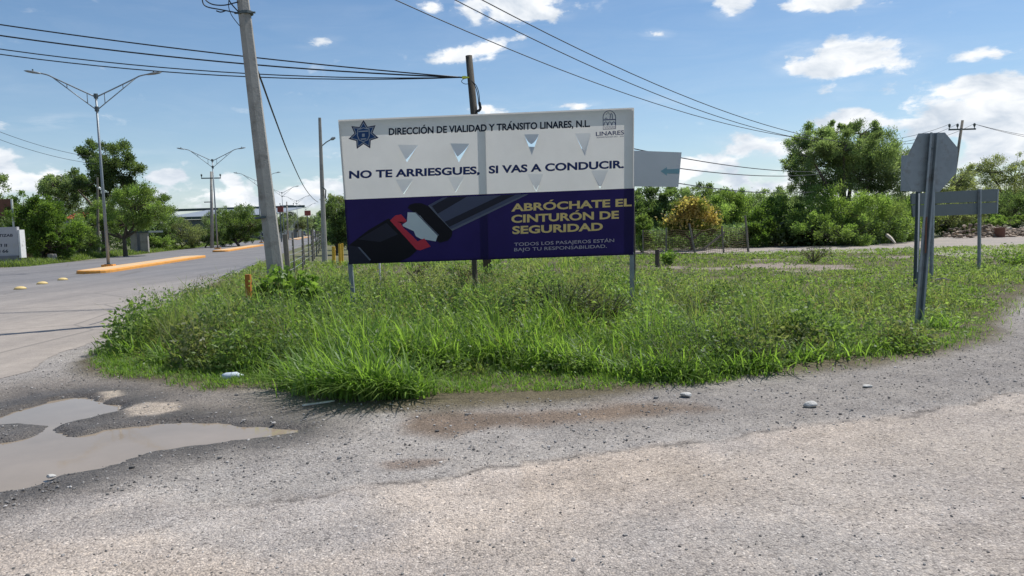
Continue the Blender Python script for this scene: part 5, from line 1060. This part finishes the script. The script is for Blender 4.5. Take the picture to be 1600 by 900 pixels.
for (y0, y1, dens, K, lf) in ((7.5, 11, 30, 28, .050), (11, 15, 22, 26, .055), (15, 22, 10, 22, .062), (22, 36, 4, 18, .085)):
    bx = (-.75*y1-2, .75*y1+2); n = int((bx[1]-bx[0])*(y1-y0)*dens); x, y, d = scatter(n, (*bx, y0, y1), TALL, rg); h = hmap(x, y, -d)*rg.uniform(.5, 1.25, len(x)); pz = vnoise(x, y, .5, 95, 4)
    k = rg.random(len(x)) < np.clip((pz-.34)*3.4+.25*(x > 2), .05, 1)*(1-.85*bare(x, y)); x, y, h, pz = x[k], y[k], h[k], pz[k]; n = len(x); t = rg.uniform(.18, 1.0, (n, K))**.8
    lx, ly = rg.normal(0, .22, n), rg.normal(0, .22, n); sp = .05+.16*(1-t)+.06*rg.random((n, K)); az = rg.uniform(0, 2*math.pi, (n, K))
    P_ = np.stack([x[:, None]+lx[:, None]*h[:, None]*t+np.cos(az)*sp, y[:, None]+ly[:, None]*h[:, None]*t+np.sin(az)*sp, h[:, None]*t+.02], -1).reshape(-1, 3)
    dr = unit(np.stack([np.cos(az), np.sin(az), rg.uniform(-.5, .7, (n, K))], -1).reshape(-1, 3)+rg.normal(0, .25, (n*K, 3))); sz = lf*rg.uniform(.5, 1.4, n*K)
    v, q = leaf_quads(P_, dr, sz, sz*rg.uniform(.35, .65, n*K), rg); tt = np.clip(pz[:, None]*1.6-.3+rg.normal(0, .25, (n, K)), 0, 1).reshape(-1, 1); cl = (np.array((.13, .19, .055))*(1-tt)+np.array((.25, .33, .11))*tt)*rg.uniform(.7, 1.25, (n*K, 1))*np.repeat(rg.uniform(.75, 1.2, n), K)[:, None]
    weed.add(v, q, None, np.repeat(cl, 4, 0))
rgm = np.random.default_rng(777); cand = []
for (px0, px1, py0, py1, m) in ((170, 470, 450, 580, 46), (1000, 1500, 470, 575, 44), (690, 1010, 440, 520, 34), (480, 720, 440, 500, 16), (230, 460, 540, 585, 14), (1030, 1330, 560, 588, 7)):
    for _ in range(m): cand.append(gp(rgm.uniform(px0, px1), rgm.uniform(py0, py1)))
for p in cand:
    if sdf(np.array([p.x]), np.array([p.y]), TALL)[0] > -.12 or p.y > 17 or math.hypot(p.x-5.6, p.y-10.3) < 1.5: continue
    R_ = rgm.uniform(.28, .62); Hh = rgm.uniform(.32, .80)*(.75 if p.x > 2.5 else 1.0); m = int(1500*R_*Hh/.3); u = unit(rgm.normal(size=(m, 3))); rr = rgm.random(m)**.42; lump = .75+.5*vnoise(u[:, 0]*2+p.x*5, u[:, 1]*2+p.y*5, 1.3, 19, 2)
    P_ = np.stack([p.x+u[:, 0]*rr*R_*lump, p.y+u[:, 1]*rr*R_*lump, np.abs(u[:, 2])*rr*Hh*lump+.03], 1); dr = unit(u*np.array([1, 1, .6])+rgm.normal(0, .6, (m, 3))); kind = rgm.random(); sz = rgm.uniform(.035, .075)*rgm.uniform(.6, 1.4, m)
    v, q = leaf_quads(P_, dr, sz, sz*rgm.uniform(.3, .6), rgm); ca, cb2 = ((np.array((.12, .19, .05)), np.array((.25, .34, .11))) if kind < .5 else (np.array((.14, .165, .065)), np.array((.25, .265, .13))) if kind < .8 else (np.array((.09, .14, .045)), np.array((.17, .24, .08))))
    t = rgm.random((m, 1)); weed.add(v, q, None, np.repeat((ca*(1-t)+cb2*t)*rgm.uniform(.8, 1.2), 4, 0))
    ns = int(10+R_*20); a_ = rgm.uniform(0, 6.28, ns); weed.add(*blades(np.full(ns, p.x)+np.cos(a_)*R_*.4, np.full(ns, p.y)+np.sin(a_)*R_*.4, Hh*rgm.uniform(.9, 1.5, ns), np.full(ns, .006), (.17, .15, .08), (.28, .25, .15), rgm, lean=(.2, .9)))
weed.build('leafy_weeds', M['leaf'], 'low leafy weeds mixed through the grass')
lawn = Acc(); x, y, d = scatter(420000, (-8, 9, 7.2, 17), VERGE, rg, hi=.12); dt = sdf(x, y, TALL); en = vnoise(x, y, 1.6, 33, 4)
k = (dt > -.5) & (rg.random(len(x)) < np.clip(sstep(.12, -.28, d+(en-.5)*.9), 0, 1)*np.where(x > 2.6, sstep(.46, .60, en)*.75+.06, 1)); x, y, d = x[k], y[k], d[k]
lawn.add(*blades(x, y, rg.uniform(.035, .13, len(x))*(.5+en[k]), .0085*rg.uniform(.7, 1.6, len(x)), (.11, .21, .03), (.23, .33, .075), rg, lean=(.2, 1.1), seg=2, z0=.01))
# low tufts over the open ground further back and along the right edge
x, y, d = scatter(60000, (2, 28, 9, 36), VERGE, rg, hi=.2); k = rg.random(len(x)) < (1-.9*bare(x, y))*.85; x, y = x[k], y[k]
lawn.add(*blades(x, y, rg.uniform(.06, .20, len(x)), .007*y/9*rg.uniform(.6, 1.4, len(x)), (.14, .21, .04), (.25, .31, .09), rg, lean=(.2, 1.0), seg=2))
lawn.build('short_grass', M['grass'], 'short bright green grass fringe creeping over the gravel edge')
road_g = Acc(); rg = np.random.default_rng(305)
for (s0, s1, o0, o1, n, h) in ((8, 34, -9.5, -6.6, 15000, .55), (26, 95, -10.5, -6.0, 16000, .35), (95, 230, -12, -6.6, 6000, .6), (-25, 10, -16, -12, 3000, .25), (40, 220, 7.6, 11, 7000, .5)):
    s_ = rg.uniform(s0, s1, n); of = rg.uniform(o0, o1, n); x = AV0.x+AVU.x*s_+AVN.x*of; y = AV0.y+AVU.y*s_+AVN.y*of; hh_ = h*rg.uniform(.3, 1.2, n)*(.4+1.2*vnoise(x, y, .25, 55, 3))*sstep(0, 1.2, np.minimum(of-o0, o1-of)+.25)
    road_g.add(*blades(x, y, hh_, .03*y/45*rg.uniform(.6, 1.5, n), (.12, .18, .04), (.22, .27, .09), rg, seg=2, z0=.0))
road_g.build('roadside_grass', M['grass'], 'rough green grass lining the avenue')

# single plants that stand out of the weeds
def plant(name, label, px, py, d, hgt, wid, n, leaf, c0, c1, cat='plant', seed=1, asp=.6, stems=9, stemcol=None, zb=0.0):
    rg = np.random.default_rng(seed); b = at(px, py, d); b.z = 0; o = thing(name, label, cat, b); mb = MB(); P_, D_ = [], []
    for s_ in range(stems):
        az = rg.uniform(0, 6.28); rr = wid*rg.uniform(.15, 1)**.6; e = Vector((math.cos(az)*rr, math.sin(az)*rr, hgt*rg.uniform(.6, 1)*(1-.3*rr/wid))); pts = spline([Vector((rg.normal(0, .03), rg.normal(0, .03), -.05)), e*.5+Vector((0, 0, hgt*.1)), e], 4); mb.tube(pts, [.007*(1-.7*t)*hgt+.0015 for t in np.linspace(0, 1, len(pts))], 4, False)
        for j in range(n//stems):
            t = rg.uniform(.25, 1); q = pts[min(int(t*(len(pts)-1)), len(pts)-1)]; P_.append(tuple(q+Vector(rg.normal(0, .045*hgt, 3)))); a2 = rg.uniform(0, 6.28); D_.append((math.cos(a2), math.sin(a2), rg.uniform(-.4, .6)))
    mb.build('stem', stemcol or M['bark'], o); P_ = np.array(P_); P_[:, 2] = np.maximum(P_[:, 2], .03); D_ = unit(np.array(D_)); sz = leaf*rg.uniform(.5, 1.3, len(P_)); v, q = leaf_quads(P_, D_, sz, sz*asp, rg)
    t = rg.random((len(P_), 1)); link('foliage', np_mesh('foliage', v, quads=q, cols=np.repeat((np.array(c0)*(1-t)+np.array(c1)*t)*rg.uniform(.75, 1.2, (len(P_), 1)), 4, 0)), M['leaf'], o); return o
BL = ((.12, .21, .04), (.24, .34, .085))
gp_ = 'broad leaved plants at the foot of the leaning pole'
for i, (px, d, h, w, lb) in enumerate(((448, 14.2, 1.2, .6, 'tallest broad leaved plant in front of the leaning pole foot'), (424, 14.0, .95, .4, 'broad leaved plant left of the leaning pole foot'), (478, 14.4, 1.0, .45, 'broad leaved plant right of the leaning pole foot'))):
    plant('broadleaf_plant', lb, px, 470, d, h, w, 700, .14, *BL, seed=40+i, asp=.75, stems=20)['group'] = gp_
gw = 'dark twiggy weed bushes by the right billboard post'
for i, (px, d, h, w, lb) in enumerate(((880, 10.9, .98, .75, 'largest dark twiggy weed bush under the right half of the billboard'), (945, 11.0, .80, .6, 'twiggy weed bush beside the right billboard post'), (820, 11.2, .72, .6, 'twiggy weed bush under the gold lettering'), (1100, 11.4, .62, .5, 'thin twiggy weed to the right of the billboard post'))):
    plant('weed_bush', lb, px, 500, d, h, w, 2600, .05, (.07, .105, .03), (.16, .185, .07), 'bush', seed=50+i, asp=.4, stems=70)['group'] = gw
plant('dry_bush', 'brownish half dead bush behind the billboard, seen under its left half', 655, 440, 19.5, 1.0, .5, 160, .08, (.06, .055, .025), (.10, .09, .04), 'bush', seed=60, stems=18)
plant('dry_bush', 'tangled bush at the foot of the dark wooden pole', 722, 440, 18.6, .95, .55, 220, .08, (.07, .085, .025), (.14, .13, .06), 'bush', seed=61, stems=22)
plant('dry_bush', 'grey brown weed standing by the left billboard post', 582, 470, 15.5, .6, .35, 140, .06, (.06, .055, .03), (.11, .09, .05), 'bush', seed=62, stems=14)
plant('broadleaf_plant', 'leafy plant growing over the stump post right of the billboard', 1047, 410, 27, .75, .45, 300, .13, *BL, seed=63, stems=12)
plant('weed_bush', 'thin dry bush on the low grass before the dirt track', 1272, 415, 26, .75, .7, 420, .06, (.06, .075, .03), (.12, .11, .06), 'bush', seed=64, stems=40)
plant('weed_bush', 'green weed bush on the bank under the right end of the guide sign', 1580, 410, 22, .55, .9, 900, .07, *BL, 'bush', seed=65, stems=40)
plant('flowering_weed', 'low pale weed with tiny white flowers at the verge edge below the stop sign side', 1170, 590, 8.3, .34, .5, 900, .03, (.09, .12, .04), (.22, .22, .13), 'plant', seed=66, stems=40)
plant('flowering_weed', 'low pale weed spreading at the verge edge right of the short grass', 1050, 600, 8.2, .28, .45, 700, .03, (.09, .12, .04), (.20, .20, .11), 'plant', seed=67, stems=36)

# ================================================================== loose stones and rubble
def stones(name, P, size, cols, label, rg, flat=.65):
    bm = bmesh.new(); bmesh.ops.create_icosphere(bm, subdivisions=1, radius=.5); bv_ = np.array([tuple(v.co) for v in bm.verts]); bf = np.array([[v.index for v in f.verts] for f in bm.faces]); bm.free()
    n = len(P); k = len(bv_); sc = size[:, None]*rg.uniform(.6, 1.25, (n, 3))*np.array([1, 1, flat]); a = rg.uniform(0, 6.28, n); v = bv_[None]*sc[:, None, :]*rg.uniform(.75, 1.15, (n, k, 1))
    x = v[..., 0]*np.cos(a)[:, None]-v[..., 1]*np.sin(a)[:, None]; y = v[..., 0]*np.sin(a)[:, None]+v[..., 1]*np.cos(a)[:, None]; V = np.stack([x, y, v[..., 2]], -1)+P[:, None, :]
    tr = (np.arange(n)*k)[:, None, None]+bf[None]; return tag(link(name, np_mesh(name, V.reshape(-1, 3), tris=tr.reshape(-1, 3), cols=np.repeat(cols, k, 0)), M['loose']), label, kind='stuff')
def loose_mat():
    m, nt, n, l, p = newmat('loose_stone'); a = n.new('ShaderNodeAttribute'); a.attribute_name = 'Col'; c = n.new('ShaderNodeTexCoord').outputs['Object']
    l.new(mix(n, l, 1.0, a.outputs[0], ramp(n, l, nnoise(n, l, 60, 3, .6, c), [(.3, (.75,)*3), (.7, (1.2,)*3)]), 'MULTIPLY'), p.inputs['Base Color']); p.inputs['Roughness'].default_value = .9; return m
M['loose'] = loose_mat(); rg = np.random.default_rng(401)
def gz(x, y):
    i = np.clip(np.searchsorted(xs, x), 0, len(xs)-1); j = np.clip(np.searchsorted(ys, y), 0, len(ys)-1); return z[i, j]
n = 30000; y = 2.9+rg.random(n)**1.4*9.5; x = rg.uniform(-1, 1, n)*(.74*y+.5); dv, dp_, da, dc = sdf(x, y, VERGE), np.maximum(sdf(x, y, PUD), -sdf(x, y, ISL)), sdf(x, y, AVENUE), sdf(x, y, CHIP)
k = (dv > -.25) & (dp_ > -.02) & (da > .05) & (rg.random(n) < np.where(dc < 0, .22, 1.0)); x, y, dc = x[k], y[k], dc[k]
sz = (.007+.018*rg.random(len(x))**3.5+.03*(rg.random(len(x)) < .012)*rg.random(len(x)))*np.where(dc < 0, .8, 1.05); g_ = rg.choice([.10, .17, .26, .36, .5], len(x), p=[.16, .26, .34, .17, .07])*rg.uniform(.8, 1.2, len(x)); cl = np.stack([g_*1.03, g_*.985, g_*.94], 1)
stones('gravel_stones', np.stack([x, y, gz(x, y)+sz*.15], 1), sz, cl, 'loose grey gravel stones scattered over the road edge', rg)
# rubble heap on the right bank
n = 900; px = rg.uniform(1475, 1640, n); d = rg.uniform(44, 56, n); x = (px-800)/F*d; hgt = .55*np.exp(-((px-1520)/45)**2)+.25; P = np.stack([x, d, hgt*rg.random(n)**1.5], 1); g_ = rg.choice([.12, .2, .3, .5], n, p=[.35, .35, .2, .1]); cl = np.stack([g_*1.15, g_*.9, g_*.68], 1)
stones('rubble', P, rg.uniform(.08, .38, n), cl, 'heap of brown and grey rubble beside the dirt track', rg)
